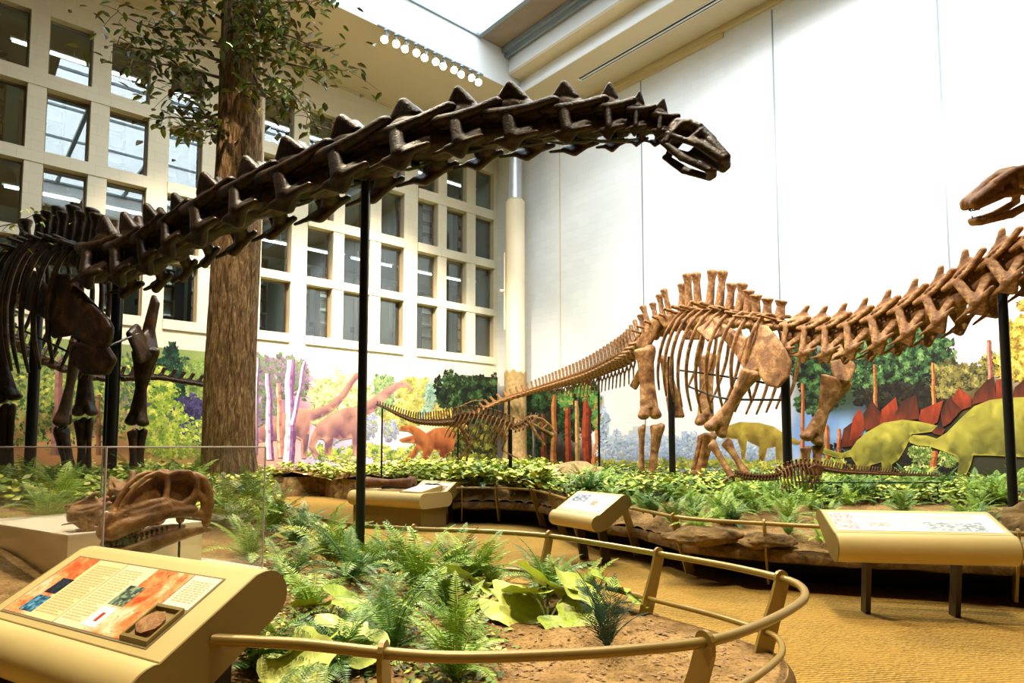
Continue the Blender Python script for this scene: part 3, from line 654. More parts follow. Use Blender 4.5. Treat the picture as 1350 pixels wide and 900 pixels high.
# ================================================================== ROOM
CZ = 14.75; AX, BX = 26.0, 30.0
m = MB(); m.poly([room(a, b, 0) for a, b in ((-.3, -.3), (AX+.3, -.3), (AX+.3, BX+.3), (-.3, BX+.3))])
struct('floor', m, 'carpet')
m = MB(); m.box((-.4, -.4, 0), (0, BX+.3, CZ+.1)); struct('wall_right', m, 'wall_white', None, MROOM)
m = MB(); m.box((AX, -.4, 0), (AX+.3, BX+.3, CZ+.1)); struct('wall_back', m, 'wall_side', None, MROOM)
m = MB(); m.box((-.4, BX, 0), (AX+.3, BX+.3, CZ+.1)); struct('wall_front', m, 'wall_side', None, MROOM)
OPEN = []
for k in range(4):
    o_ = 4.47*k+(.06 if k else 0)
    for a0, a1 in ((.2, 1.24), (1.70, 2.74), (3.16, 4.12)): OPEN.append((a0+o_, a1+o_, k))
ROWS = [(11.85, 13.55), (9.65, 11.45), (7.50, 9.30), (5.42, 7.22)]
m = MB(); D = -.36; PR = .07
BAYS = [(min(o[0] for o in OPEN if o[2] == k), max(o[1] for o in OPEN if o[2] == k)) for k in range(4)]
m.box((0, D, 0), (AX, 0, 5.12)); m.box((0, D, 13.55), (AX, 0, CZ+.1))
e = 0
for a0, a1 in BAYS+[(AX, AX)]:
    m.box((e, D, 5.12), (a0, 0, 13.55)); e = a1
m.box((e, D, 5.12), (AX, 0, 13.55)) if e < AX else None
struct('wall_left', m, 'wall_cream', None, MROOM)
for k, (a0, a1) in enumerate(BAYS):        # the projecting grid of each bay
    m = MB(); zs = [5.12]+[z for r in reversed(ROWS) for z in r]
    m.box((a0, D, 5.12), (a1, PR, 5.42))
    for r in range(3): m.box((a0, D, ROWS[r+1][1]), (a1, PR, ROWS[r][0]))
    ops = [o for o in OPEN if o[2] == k]
    for i in range(2):
        for z0, z1 in ROWS: m.box((ops[i][1], D, z0), (ops[i+1][0], PR-.03, z1))
    struct('trim_%d' % (k+1), m, 'wall_cream', None, MROOM)
n = 0
for a0, a1, k in OPEN:
    for z0, z1 in ROWS:
        n += 1; m = MB(); t = .05; y0, y1 = D+.02, D+.12
        m.box((a0, y0, z0), (a0+t, y1, z1)); m.box((a1-t, y0, z0), (a1, y1, z1)); m.box((a0+t, y0, z0), (a1-t, y1, z0+t)); m.box((a0+t, y0, z1-t), (a1-t, y1, z1))
        w = struct('window_%d' % n, m, 'frame', None, MROOM); m = MB()
        for s, q in ((a0, 0), (a1, -.012)): m.box((s+q, y1, z0), (s+q+.012, -.01, z1))
        m.box((a0+.012, y1, z0), (a1-.012, -.01, z0+.012)); obj('reveal', m, 'jamb', w, None, MROOM)
        g = MB(); g.box((a0+t, D+.06, z0+t), (a1-t, D+.072, z1-t)); obj('pane', g, 'glass', w, None, MROOM)
# seams, moulding, grooves
for i, b in enumerate((3.85, 7.86, 12.68, 16.87, 21.2)):
    m = MB(); m.box((0, b-.022, 0), (.012, b+.022, 14.5)); struct('trim_%d' % (10+i), m, 'paint' if i == 0 else 'greysteel', None, MROOM)
m = MB(); m.box((0, 0, 14.42), (.07, 11.1, 14.58)); m.box((0, 0, 14.58), (.14, BX, CZ)); struct('trim_20', m, 'paint', None, MROOM)
m = MB(); m.box((0, 0, 14.7), (AX, .05, CZ)); struct('trim_21', m, 'paint', None, MROOM)
for i, a in enumerate((4.43, 8.93, 13.4)):
    m = MB(); m.box((a-.02, 0, 13.6), (a+.02, .012, 14.7)); m.box((a-.02, 0, 4.55), (a+.02, .012, 5.1)); struct('trim_%d' % (22+i), m, 'jamb', None, MROOM)
# ceiling with its stepped skylight opening
OA0, OA1, OB0, OB1 = 2.22, 15.5, 4.0, 21.0
Z2, Z3 = 15.25, 16.15
m = MB()
def ring(m, a0, a1, b0, b1, A0, A1, B0, B1, z, h):
    m.box((A0, B0, z), (A1, b0, z+h)); m.box((A0, b1, z), (A1, B1, z+h)); m.box((A0, b0, z), (a0, b1, z+h)); m.box((a1, b0, z), (A1, b1, z+h))
ring(m, OA0, OA1, OB0, OB1, -.3, AX+.3, -.3, BX+.3, CZ, .14)
struct('ceiling', m, 'ceil', None, MROOM)
m = MB(); ring(m, OA0, OA1, OB0, OB1, OA0-.1, OA1+.1, OB0-.1, OB1+.1, CZ+.13, Z2-CZ-.13); m.box((OA0-.002, OB0, CZ-.0), (OA0+.03, OB1, CZ+.16)); m.box((OA0, OB0-.002, CZ), (OA1, OB0+.03, CZ+.16))
struct('trim_30', m, 'white', None, MROOM)
IA0 = 2.8
m = MB(); m.box((OA0-.3, OB0-.3, Z2), (IA0, OB1+.3, Z2+.1)); m.box((OA1, OB0-.3, Z2), (OA1+.3, OB1+.3, Z2+.1)); struct('trim_31', m, 'ceil', None, MROOM)
m = MB(); m.box((IA0-.1, OB0-.1, Z2+.1), (IA0, OB1, Z3-.15)); m.box((IA0-.1, OB0-.1, Z2), (OA1, OB0, Z3+.1)); m.box((IA0-.1, OB1, Z2), (OA1, OB1+.1, Z3+.1)); m.box((OA1, OB0-.1, Z2+.1), (OA1+.1, OB1, Z3+.1))
struct('trim_32', m, 'white', None, MROOM)
m = MB(); m.box((IA0-.1, OB0, Z3-.15), (IA0+.35, OB1, Z3+.12)); m.box((IA0+.1, OB0, Z3-.3), (IA0+.2, OB1, Z3-.15)); struct('trim_33', m, 'greysteel', None, MROOM)
m = MB(); m.box((IA0+.3, OB0, Z3), (4.2, OB1, Z3+.12)); struct('trim_34', m, 'brownsoffit', None, MROOM)
m = MB()
for a in (4.2, 7.4, 10.6, 13.8): m.box((a-.06, OB0, Z3-.05), (a+.1, OB1, Z3+.1))
for b in (OB0, 7.5, 11, 14.5, 18, OB1-.1): m.box((4.2, b, Z3-.03), (OA1, b+.07, Z3+.08))
sk = struct('window_60', m, 'greysteel', None, MROOM)
m = MB(); m.box((4.2, OB0, Z3+.04), (OA1, OB1, Z3+.05)); obj('pane', m, 'skyglass', sk, None, MROOM)
# long double air slot in the ceiling
m = MB(); m.box((1.18, 6.16, CZ-.02), (1.24, 16, CZ+.01)); m.box((1.31, 6.16, CZ-.02), (1.37, 16, CZ+.01))
t_ = thing('air_vent', 'long pair of black air slots in the white ceiling strip', 'ceiling vent', room(1.27, 11, CZ))
obj('slot', m, 'black', t_, None, MROOM)
m = MB(); m.box((1.24, 6.16, CZ-.03), (1.31, 16, CZ+.01)); m.box((1.14, 6.1, CZ-.012), (1.41, 16, CZ+.005)); obj('frame', m, 'white', t_, None, MROOM)
for ch in t_.children: pass

# offices behind the window grid
OB = -4.6
m = MB(); m.box((-.3, OB, 4.9), (20, D, 5.12)); m.box((-.3, OB, 9.36), (20, D, 9.6)); struct('floor_2', m, 'officewall', None, MROOM)
m = MB(); m.box((-.3, OB, 9.3), (20, D, 9.36)); m.box((-.3, OB, 13.62), (20, D, 13.8)); struct('ceiling_2', m, 'officeceil', None, MROOM)
m = MB(); m.box((-.5, OB-.2, 4.9), (20, OB, 13.8)); m.box((-.5, OB, 4.9), (-.3, D, 13.8)); m.box((20, OB, 4.9), (20.2, D, 13.8)); struct('wall_office', m, 'officewall', None, MROOM)
for fz in (5.12, 9.6):
    for k in range(5):
        m = MB(); m.box((.1+4.2*k, OB, fz), (.22+4.2*k, -1.6, fz+3.0)); struct('wall_partition', m, 'officewall', None, MROOM)
dn = 0
for fz in (5.12, 9.6):
    for k in range(9):
        dn += 1; a = .9+2.1*k
        m = MB(); m.box((a, OB, fz), (a+.95, OB+.06, fz+3.3)); d_ = struct('door_%d' % dn, m, 'officedoor', None, MROOM)
        m = MB(); m.box((a+1.15, OB, fz+1.5), (a+1.6, OB+.03, fz+1.72)); obj('door_sign', m, 'black', d_, None, MROOM)
        m = MB(); m.box((a+.82, OB+.06, fz+1.0), (a+.88, OB+.12, fz+1.2)); obj('handle', m, 'chrome', d_, None, MROOM)
# bookcases standing behind the windows
def bookcase():
    r = thing('bookcase', '', 'bookcase', room(0, -2.2, 5.12), 'bookcases behind the office windows')
    m = MB(); T_ = Matrix.Identity(4)
    for a in (-.42, .39): m.box((a, -.18, 0), (a+.03, .18, 3.0))
    obj('side_panel', m, 'shelf', r, None, MROOM @ Matrix.Translation((0, -2.2, 5.12)))
    for z in (.05, .55, 1.05, 1.55, 2.05, 2.55, 2.95):
        m = MB(); m.box((-.39, -.18, z), (.39, .18, z+.035)); obj('shelf', m, 'shelf', r, None, MROOM @ Matrix.Translation((0, -2.2, 5.12)))
    m = MB(); m.box((-.39, -.2, .05), (.39, -.18, 2.98)); obj('back_panel', m, 'white', r, None, MROOM @ Matrix.Translation((0, -2.2, 5.12)))
    return r
bc = bookcase(); first = True; wn = ['first', 'second', 'third', 'fourth', 'fifth', 'sixth', 'seventh', 'eighth', 'ninth', 'tenth', 'eleventh', 'twelfth']
for fi, fz in enumerate((5.12, 9.6)):
    for i, (a0, a1, k) in enumerate(OPEN):
        o = bc if first else copy_tree(bc); first = False
        o.location = room((a0+a1)/2+.35, -1.1-.5*(i % 3 == 1), fz)
        o['label'] = 'dark metal bookcase seen through the %s window column from the corner, %s floor' % (wn[i], 'upper' if fi else 'lower')
# ceiling tubes in the offices
def tube_light():
    r = thing('tube_light', '', 'ceiling light', room(1, -1.5, 9.0), 'tube lights in the offices')
    T_ = MROOM @ Matrix.Translation((1, -1.5, 9.0))
    m = MB(); m.tube([(-.9, 0, 0), (.9, 0, 0)], .035, 10); obj('tube', m, 'tube', r, 60, T_)
    m = MB(); m.box((-.95, -.09, .05), (.95, .09, .1)); 
    for a in (-.6, .6): m.box((a, -.01, .1), (a+.02, .01, .34))
    obj('housing', m, 'white', r, None, T_); return r
tl_ = tube_light(); first = True
for fi, fz in enumerate((8.95, 13.25)):
    for i in range(9):
        o = tl_ if first else copy_tree(tl_); first = False
        o.location = room(1.0+2.15*i, -1.5, fz)
        o['label'] = 'white tube light hanging in the %s office floor, %s from the corner' % ('upper' if fi else 'lower', wn[i])

# column with its silver top, standing in the corner above the tree stump
cb = room(.95, 2.2, 0); cb.z = 0
def pxcol(px, Y): return at(px, 588, Y)
CPX, CYY = 679.5, 25.6
cx = at(CPX, 588, CYY).x
t_ = thing('column', 'slim cream column with a silver upper pipe in the far corner', 'column', (cx, CYY, .75))
m = MB(); m.tube([(cx, CYY, .7), (cx, CYY, 11.4)], .385, 28); m.tube([(cx, CYY, 11.4), (cx, CYY, 11.5)], [.385, .3], 28); obj('lower_shaft', m, 'pipe', t_, 50)
m = MB(); m.tube([(cx, CYY, 11.4), (cx, CYY, CZ)], .265, 24); obj('upper_pipe', m, 'pipetop', t_, 50)
m = MB(); m.tube([(cx-.43, CYY-.1, 6.2), (cx-.43, CYY-.1, 9.3)], .035, 8); m.tube([(cx-.43, CYY-.1, 7.75), (cx-.62, CYY-.2, 7.75)], .06, 8); obj('conduit', m, 'pipe', t_, 50)
m = MB(); rows = []
NS = 26
for j in range(12):
    z = .6+3.85*j/11
    for i in range(NS):
        th = 2*PI*i/NS
        r = .44+.16*max(0, 1-j/2.5)*(1+.5*math.sin(5*th))+.03*noise.noise(V3((math.cos(th)*2, math.sin(th)*2, z*1.3)))
        zz = z+(.16*noise.noise(V3((math.cos(th)*5, math.sin(th)*5, 3.)))+.1*abs(math.sin(th*4.5)) if j == 11 else 0)
        rows.append((cx+r*math.cos(th), CYY+r*math.sin(th), zz))
fs = [(j*NS+i, j*NS+(i+1) % NS, (j+1)*NS+(i+1) % NS, (j+1)*NS+i) for j in range(11) for i in range(NS)]
m.add(rows, fs)
top = [(cx+.38*math.cos(2*PI*i/NS), CYY+.38*math.sin(2*PI*i/NS), 4.3) for i in range(NS)]
b_ = len(m.v); m.add(top, []); m.f += [(11*NS+i, 11*NS+(i+1) % NS, b_+(i+1) % NS, b_+i) for i in range(NS)]; m.c += [None]*NS
tag(obj('tree_stump', m, 'stump', None, 60), 'pale broken tree stump wrapped around the foot of the corner column', 'tree stump')

# ================================================================== MURALS
def scrpos(p):
    d = p-V3((0, 0, EYE)); c, s = math.cos(PIT), math.sin(PIT)
    z = d.y*c+d.z*s; u = d.z*c-d.y*s
    return (CX+F*d.x/z, CY-F*u/z)
class Wall:
    def __init__(s, axis): s.axis = axis; s.n = VV if axis == 1 else -UU; s.k = 0
    def p(s, px, py, off): return MROOM @ onplane(px, py, s.axis, off)
    def off(s): s.k += 1; return .02+.0009*s.k
WL, WR = Wall(1), Wall(0)
mural_l = thing('mural', 'painted forest mural with two sauropods below the window grid', 'mural', room(9, .02, .5))
mural_r = thing('mural', 'painted mural with plated yellow dinosaurs along the bright wall', 'mural', room(.02, 10, .5))
def lerp3(a, b, t): return tuple(x+(y-x)*t for x, y in zip(a, b))
def field(stops, pos):
    """inverse-distance blend of colours pinned on the painting"""
    tw = 0; c = [0, 0, 0]
    for (x, y, col) in stops:
        w_ = 1/(((pos[0]-x)/1.3)**2+(pos[1]-y)**2+30)**2.3; tw += w_
        for i in range(3): c[i] += w_*col[i]
    return tuple(v/tw for v in c)
H_ = hx
SL = [(100, 440, H_('#8f9c60')), (100, 520, H_('#7f8f4a')), (60, 590, H_('#c98f5a')), (150, 600, H_('#d09a60')), (20, 500, H_('#9aa05a')), (230, 530, H_('#4a4468')), (250, 480, H_('#8b9a55')), (240, 560, H_('#6a6a80')), (220, 600, H_('#c09a58')), (-200, 500, H_('#8f9c60')),
      (350, 500, H_('#8a7590')), (375, 540, H_('#a07a92')), (350, 590, H_('#cf9f90')), (395, 500, H_('#b08aa8')), (430, 480, H_('#fffaf0')), (500, 480, H_('#fffdf6')), (560, 485, H_('#fffdf4')), (450, 520, H_('#ecebb0')), (500, 540, H_('#dfe0b0')), (560, 540, H_('#d5d88a')),
      (440, 590, H_('#b8b0d0')), (500, 580, H_('#c5bedb')), (550, 585, H_('#dccfc8')), (600, 530, H_('#1f2c18')), (640, 540, H_('#2a2c18')), (655, 520, H_('#3a3018')), (610, 590, H_('#6a6a30')), (300, 470, H_('#9aa066'))]
SR = [(690, 540, H_('#241a10')), (740, 550, H_('#1c150c')), (780, 530, H_('#2e2412')), (740, 610, H_('#2a1e10')), (806, 560, H_('#f5efea')), (808, 535, H_('#f5f0ec')), (806, 515, H_('#f2f0ee')), (830, 480, H_('#f2f0ee')), (830, 540, H_('#f5ebe4')), (840, 575, H_('#c9cfdc')), (840, 600, H_('#a9b5cf')), (920, 500, H_('#f2f0ee')), (920, 560, H_('#efe6e2')), (930, 595, H_('#9fb0cf')), (1000, 500, H_('#f0eeec')),
      (1000, 560, H_('#e6dedb')), (1000, 600, H_('#9fb3cf')), (1040, 460, H_('#eeecea')), (1070, 480, H_('#3a4a26')), (1100, 520, H_('#2c3a1e')), (1075, 570, H_('#6d8fc2')), (1110, 580, H_('#7a98bf')), (1150, 470, H_('#34451f')), (1200, 450, H_('#3c4d28')), (1180, 530, H_('#120e0a')), (1230, 540, H_('#140f0a')),
      (1230, 600, H_('#1e2210')), (1150, 610, H_('#20240f')), (1170, 400, H_('#eeecec')), (1260, 420, H_('#ddd0de')), (1300, 430, H_('#e3d8e4')), (1290, 480, H_('#d9c9c4')), (1340, 380, H_('#ebe6ee')), (1360, 460, H_('#c9a93e')), (1300, 520, H_('#5a4a22')), (1350, 620, H_('#2a2a14')), (1500, 480, H_('#a8a050')), (680, 470, H_('#f0f0ee')), (700, 488, H_('#f0f0ee')), (730, 492, H_('#f0f0ee')), (770, 480, H_('#f0f0ee')), (800, 500, H_('#f0f0ee')), (1100, 400, H_('#f0f0ee')), (900, 400, H_('#f0f0ee'))]
def sheet(wall, u0, u1, z0, z1, nu, nz, stops, parent):
    m = MB(); g = []
    for j in range(nz+1):
        for i in range(nu+1):
            u = u0+(u1-u0)*i/nu; z = z0+(z1-z0)*j/nz
            g.append(room(u, .018, z) if wall.axis == 1 else room(.018, u, z))
    for j in range(nz):
        for i in range(nu):
            q = (j*(nu+1)+i, j*(nu+1)+i+1, (j+1)*(nu+1)+i+1, (j+1)*(nu+1)+i)
            ctr = sum((g[k] for k in q), V3())/4; c = field(stops, scrpos(ctr))
            n_ = 1+.22*noise.noise(V3((i*.35, j*.5, 3.)))
            sp_ = scrpos(ctr)
            if wall.axis == 0 and (min(c) > .74 or (sp_[0] < 1140 and min(c) > .62) or sp_[1] < 400): continue
            if min(c) > .80: continue
            m.add([g[k] for k in q], [(0, 1, 2, 3)], [tuple(min(1, x*(1+.18*noise.noise(g[k]*1.7))) for x in field(stops, scrpos(g[k]))) for k in q])
    return obj('painted_background', m, 'mural', parent)
sheet(WL, -.0, 18.2, .4, 4.55, 110, 32, SL, mural_l)
sheet(WR, .0, 22., .4, 6.2, 120, 40, SR, mural_r)
def figure(name, wall, parent, pts, top, low, spread=.5, seed=1):
    """a painted animal: filled outline, paler above, deeper towards belly and legs, with brush streaks"""
    off = wall.off(); n = len(pts); P = [V3(p).to_2d() if len(p) == 3 else V3((p[0], p[1], 0)).to_2d() for p in pts]
    edges = [(i, (i+1) % n) for i in range(n)]
    x0, x1 = min(p.x for p in P), max(p.x for p in P); y0, y1 = min(p.y for p in P), max(p.y for p in P)
    r = random.Random(seed); ext = list(P)
    for _ in range(520): ext.append(V3((r.uniform(x0, x1), r.uniform(y0, y1), 0)).to_2d())
    vs, es, fs, _, _, _ = delaunay_2d_cdt(ext, edges, [list(range(n))], 1, 1e-4)
    m = MB()
    def colspan(x):
        ys = []
        for i in range(n):
            a, b = P[i], P[(i+1) % n]
            if (a.x-x)*(b.x-x) < 0: ys.append(a.y+(b.y-a.y)*(x-a.x)/(b.x-a.x))
        return ys
    def vt(c):
        ys = [y for y in colspan(c.x+.01) if y <= c.y+.3]; ye = [y for y in colspan(c.x+.01) if y > c.y-.3]
        if not ys or not ye: return .5
        a, b = max(ys), min([y for y in ye if y > max(ys)] or [max(ys)+1]); return (c.y-a)/(b-a+1e-6)
    for f in fs:
        c = sum((vs[i] for i in f), V3((0, 0, 0)).to_2d())/len(f); ys = [y for y in colspan(c.x) if y <= c.y]; ye = [y for y in colspan(c.x) if y > c.y]
        t = .5 if not ys or not ye else (c.y-max(ys))/(min(ye)-max(ys)+1e-6)
        def shade_(q, t=t):
            t = max(0, min(1, t*1.05+.55*noise.noise(V3((q.x*.09, q.y*.045, seed)))+.2*noise.noise(V3((q.x*.3, q.y*.1, seed))))); k_ = 1+.5*noise.noise(V3((q.x*.22, q.y*.07, seed+5))); return tuple(min(1, v*k_) for v in lerp3(top, low, t))
        m.add([wall.p(vs[i].x, vs[i].y, off) for i in f], [(0, 1, 2)], [shade_(vs[i], vt(vs[i])) for i in f])
    return obj(name, m, 'mural', parent)
def crown(name, wall, parent, blobs, cols, n, size, seed, trunk=None):
    """painted foliage: leaf-shaped dabs scattered over ellipses (x, y, rx, ry)"""
    off = wall.off(); r = random.Random(seed); m = MB(); area = sum(b[2]*b[3] for b in blobs)
    if trunk:
        (tx0, ty0, tx1, ty1, tw, tc) = trunk; strip(m, wall, off-.001, tx0, ty0, tx1, ty1, tw, tc, r)
    for (x, y, rx, ry) in blobs:
        for _ in range(int(1.6*n*rx*ry/area)):
            a = r.uniform(0, 2*PI); q = math.sqrt(r.random())*(1+.10*r.uniform(-1, 1)+.42*noise.noise(V3((math.cos(a)*2.2+x, math.sin(a)*2.2+y, seed*3.1)))); cx_, cy_ = x+rx*q*math.cos(a), y+ry*q*math.sin(a)
            s = size*r.uniform(.35, 1.0); th = r.uniform(0, PI); k = (math.cos(th)*s, math.sin(th)*s); l = (-math.sin(th)*s*.5, math.cos(th)*s*.5)
            h_ = .5+.75*noise.noise(V3((cx_*.11, cy_*.11, seed)))+.22*r.uniform(-1, 1); c = cols[max(0, min(len(cols)-1, int(h_*len(cols))))]; j = r.uniform(.7, 1.2)*(1.15-.45*max(0, min(1, (cy_-y+ry)/(2*ry))))
            o2 = off+.0006*r.random()
            m.add([wall.p(cx_-k[0], cy_-k[1], o2), wall.p(cx_+l[0], cy_+l[1], o2), wall.p(cx_+k[0], cy_+k[1], o2), wall.p(cx_-l[0], cy_-l[1], o2)], [(0, 1, 2, 3)], tuple(min(1, v*j) for v in c))
    return obj(name, m, 'mural', parent)
def strip(m, wall, off, x0, y0, x1, y1, w_, cols, r):
    n = 26; nx = len(cols); sd = r.uniform(0, 99)
    for j in range(n):
        for i in range(nx):
            q = []
            for (ii, jj) in ((i, j), (i+1, j), (i+1, j+1), (i, j+1)):
                t = jj/n; x = x0+(x1-x0)*t+w_*(ii/nx-.5)*(.8+.35*t+.3*noise.noise(V3((t*9, ii*3, sd))))+w_*.25*noise.noise(V3((t*3, 0, sd))); q.append(wall.p(x, y0+(y1-y0)*t, off))
            k = r.uniform(.55, 1.15) if r.random() < .35 else r.uniform(.85, 1.1); m.add(q, [(0, 1, 2, 3)], tuple(min(1, c*k) for c in cols[i]))
def trunk(wall, parent, x0, y0, x1, y1, w_, cols, seed):
    m = MB(); strip(m, wall, wall.off(), x0, y0, x1, y1, w_, [H_(c) for c in cols], random.Random(seed))
    return obj('painted_trunk', m, 'mural', parent)
def cs(*a): return [H_(x) for x in a]
# left wall
crown('painted_tree', WL, mural_l, [(20, 470, 60, 40), (60, 540, 60, 50), (140, 520, 50, 60)], cs('#6f8a3c', '#a9b450', '#4c6a38', '#cfc65a'), 1500, 5, 1)
trunk(WL, mural_l, 80, 470, 74, 600, 12, ('#a9776a', '#8a5a52'), 2); trunk(WL, mural_l, 130, 520, 130, 600, 6, ('#9a6a45', '#7a4a35'), 3)
crown('painted_conifer', WL, mural_l, [(225, 462, 10, 10), (225, 482, 22, 14), (228, 503, 28, 18), (232, 520, 30, 16)], cs('#0e241a', '#183a26', '#245236'), 900, 4.5, 4)
crown('painted_tree', WL, mural_l, [(258, 490, 18, 22), (262, 515, 16, 20), (275, 500, 12, 22)], cs('#55703e', '#7f9648', '#a3b45c'), 900, 4, 5)
crown('painted_shade', WL, mural_l, [(245, 540, 26, 18), (262, 570, 20, 18)], cs('#3a3258', '#4a4070', '#2e2846'), 700, 5, 6)
crown('painted_tree', WL, mural_l, [(213, 495, 10, 12), (212, 520, 22, 22), (214, 552, 30, 26), (216, 585, 34, 16)], cs('#5f7f32', '#8aa63a', '#b4c048', '#d0d060'), 1300, 4, 7, (211, 540, 210, 600, 4, cs('#b08a4a', '#7a5a30')))
crown('painted_leaves', WL, mural_l, [(255, 575, 22, 26), (236, 598, 30, 8)], cs('#a9bb45', '#7e9638', '#cbd35c'), 260, 4, 8)
crown('painted_forest', WL, mural_l, [(345, 500, 18, 30), (375, 495, 26, 26), (398, 500, 10, 24), (350, 540, 18, 28)], cs('#5f5a62', '#7a8a62', '#8a7088', '#6a8458', '#a58fa0'), 1300, 4, 9)
crown('painted_tree', WL, mural_l, [(425, 520, 18, 26), (452, 520, 18, 30), (475, 535, 22, 28), (440, 550, 30, 16)], cs('#94a066', '#b5bd7c', '#ccd09a', '#e3e3bc'), 1200, 3.5, 10)
crown('painted_tree', WL, mural_l, [(507, 506, 14, 12), (505, 530, 14, 20)], cs('#7d9a6a', '#98ad72', '#5d7d5a'), 420, 3.5, 11, (506, 500, 506, 575, 4, cs('#c9a884', '#94705a')))
crown('painted_tree', WL, mural_l, [(545, 512, 24, 14), (552, 535, 28, 22), (530, 550, 24, 14)], cs('#8f9048', '#b5ab55', '#cabd62', '#ded28a'), 1300, 3.6, 12)
crown('painted_tree', WL, mural_l, [(568, 522, 8, 18), (562, 545, 9, 10)], cs('#8fae9c', '#a4bba0', '#6f9488'), 300, 3.2, 13)
crown('painted_tree', WL, mural_l, [(590, 512, 16, 20), (615, 508, 24, 14), (640, 515, 20, 20), (610, 535, 30, 26), (645, 545, 20, 24)], cs('#070b05', '#10190b', '#1c2e14', '#2e4722', '#506c38'), 2200, 3.6, 14)
crown('painted_bush', WL, mural_l, [(580, 548, 18, 10), (598, 560, 16, 8)], cs('#c9a94a', '#a9863a', '#e0c65a'), 240, 3, 15)
crown('painted_undergrowth', WL, mural_l, [(425+26*k, 596+4*math.sin(k*2.1), 17, 10) for k in range(9)], cs('#5f7a34', '#98a848', '#c2c658', '#e0dc86'), 900, 3.4, 24)
crown('painted_reeds', WL, mural_l, [(488, 560, 10, 16), (515, 566, 9, 14), (440, 575, 10, 10)], cs('#8a94b0', '#a9a8c4', '#9fae8c'), 320, 3.2, 25)
crown('painted_undergrowth', WL, mural_l, [(600, 585, 24, 18), (635, 580, 22, 22), (655, 595, 12, 16)], cs('#1c2210', '#3a3a18', '#6a6a28', '#a09a40'), 800, 3.6, 26)
PK0, PK1 = H_('#c48e7c'), H_('#69445a')
figure('painted_sauropod', WL, mural_l, [(330, 572), (350, 558), (372, 545), (393, 537), (412, 540), (432, 533), (447, 520), (460, 503), (468, 492), (477, 488), (476, 494), (466, 507), (455, 525), (441, 540), (424, 550), (410, 555), (408, 572), (404, 604), (398, 604), (397, 580), (388, 575), (380, 582), (376, 602), (369, 602), (366, 580), (345, 582), (330, 584)], PK0, PK1, .5, 21)
figure('painted_sauropod', WL, mural_l, [(410, 574), (420, 557), (436, 545), (455, 537), (476, 536), (490, 525), (510, 510), (522, 504), (533, 502), (541, 507), (543, 516), (540, 515), (538, 511), (531, 510), (521, 515), (505, 530), (492, 543), (478, 550), (477, 565), (474, 600), (466, 600), (464, 577), (450, 580), (440, 578), (436, 600), (429, 600), (428, 579), (420, 578), (415, 588), (421, 600), (415, 604), (407, 588)], PK0, PK1, .5, 22)
for i, (x0, y0, x1, y1, w_, cc) in enumerate(((340, 471, 337, 600, 5, ('#efe4ee', '#7d5580')), (353, 492, 357, 606, 9, ('#f3e9f0', '#c79fc0', '#7a4f7c')), (367, 505, 370, 603, 7, ('#eeb09a', '#c77a6c')), (383, 474, 380, 610, 13, ('#f6eef4', '#e2cfe0', '#9a6a9c', '#74487a')), (402, 476, 386, 560, 6, ('#f0e4ee', '#8a5a8a')))):
    trunk(WL, mural_l, x0, y0, x1, y1, w_, cc, 30+i)
figure('painted_theropod', WL, mural_l, [(528, 562), (540, 560), (552, 564), (562, 571), (574, 564), (590, 564), (602, 572), (598, 592), (588, 600), (585, 606), (578, 594), (572, 592), (566, 602), (559, 613), (557, 624), (552, 624), (553, 609), (558, 595), (553, 591), (548, 601), (540, 608), (530, 619), (525, 616), (536, 604), (545, 592), (550, 584), (543, 583), (530, 582), (526, 579), (536, 576), (546, 573), (538, 568), (527, 567)], H_('#b56a38'), H_('#6b3218'), .5, 23)
# right wall
crown('painted_forest', WR, mural_r, [(705, 535, 20, 22), (735, 528, 26, 16), (770, 520, 22, 20), (712, 575, 20, 26), (760, 560, 26, 20)], cs('#0a0c06', '#12180b', '#1d3015', '#2f5226', '#3f6a34'), 1500, 4, 40)
for i, (x0, y0, x1, y1, w_, cc) in enumerate(((716, 545, 718, 622, 7, ('#8a4a24', '#5a2a14')), (731, 520, 729, 620, 7, ('#c08246', '#8a4f26')), (748, 535, 750, 622, 8, ('#a84a26', '#6e2c16')), (760, 528, 762, 618, 6, ('#c9a062', '#94703e')), (773, 500, 774, 624, 12, ('#a84626', '#8a341c', '#54200f')), (790, 545, 784, 620, 8, ('#d0824a', '#8a4524')), (703, 560, 704, 620, 4, ('#8a8a78', '#5a5a4a')))):
    trunk(WR, mural_r, x0, y0, x1, y1, w_, cc, 50+i)
crown('painted_tree', WR, mural_r, [(745, 528, 10, 12), (768, 515, 10, 10), (784, 530, 8, 14), (788, 552, 8, 12)], cs('#3f7a3a', '#5f9a4a', '#a8a04a'), 260, 3.6, 57)
crown('painted_tree_line', WR, mural_r, [(797, 560, 6, 20)]+[(800+13*k, 586-6*math.sin(k*1.7), 9, 13) for k in range(17)]+[(800+24*k, 598, 14, 9) for k in range(10)], cs('#aebfd8', '#a3b6d2', '#bccadd', '#c5d0d8'), 1900, 4, 58)
BR0, BR1 = H_('#b39a3c'), H_('#6e561c')
figure('painted_dinosaur', WR, mural_r, [(950, 564), (975, 556), (1000, 557), (1020, 562), (1035, 572), (1058, 583), (1050, 586), (1032, 581), (1031, 610), (1023, 610), (1022, 589), (1012, 591), (1006, 614), (999, 614), (1001, 589), (985, 581), (982, 606), (987, 614), (979, 614), (976, 592), (972, 579), (950, 577)], BR0, BR1, .5, 59)
crown('painted_tree', WR, mural_r, [(1060, 470, 20, 26), (1085, 500, 34, 30), (1075, 530, 26, 16), (1110, 470, 26, 24)], cs('#0a0e07', '#151c0f', '#243a1c', '#38592c', '#557a3e'), 1900, 4.2, 60)
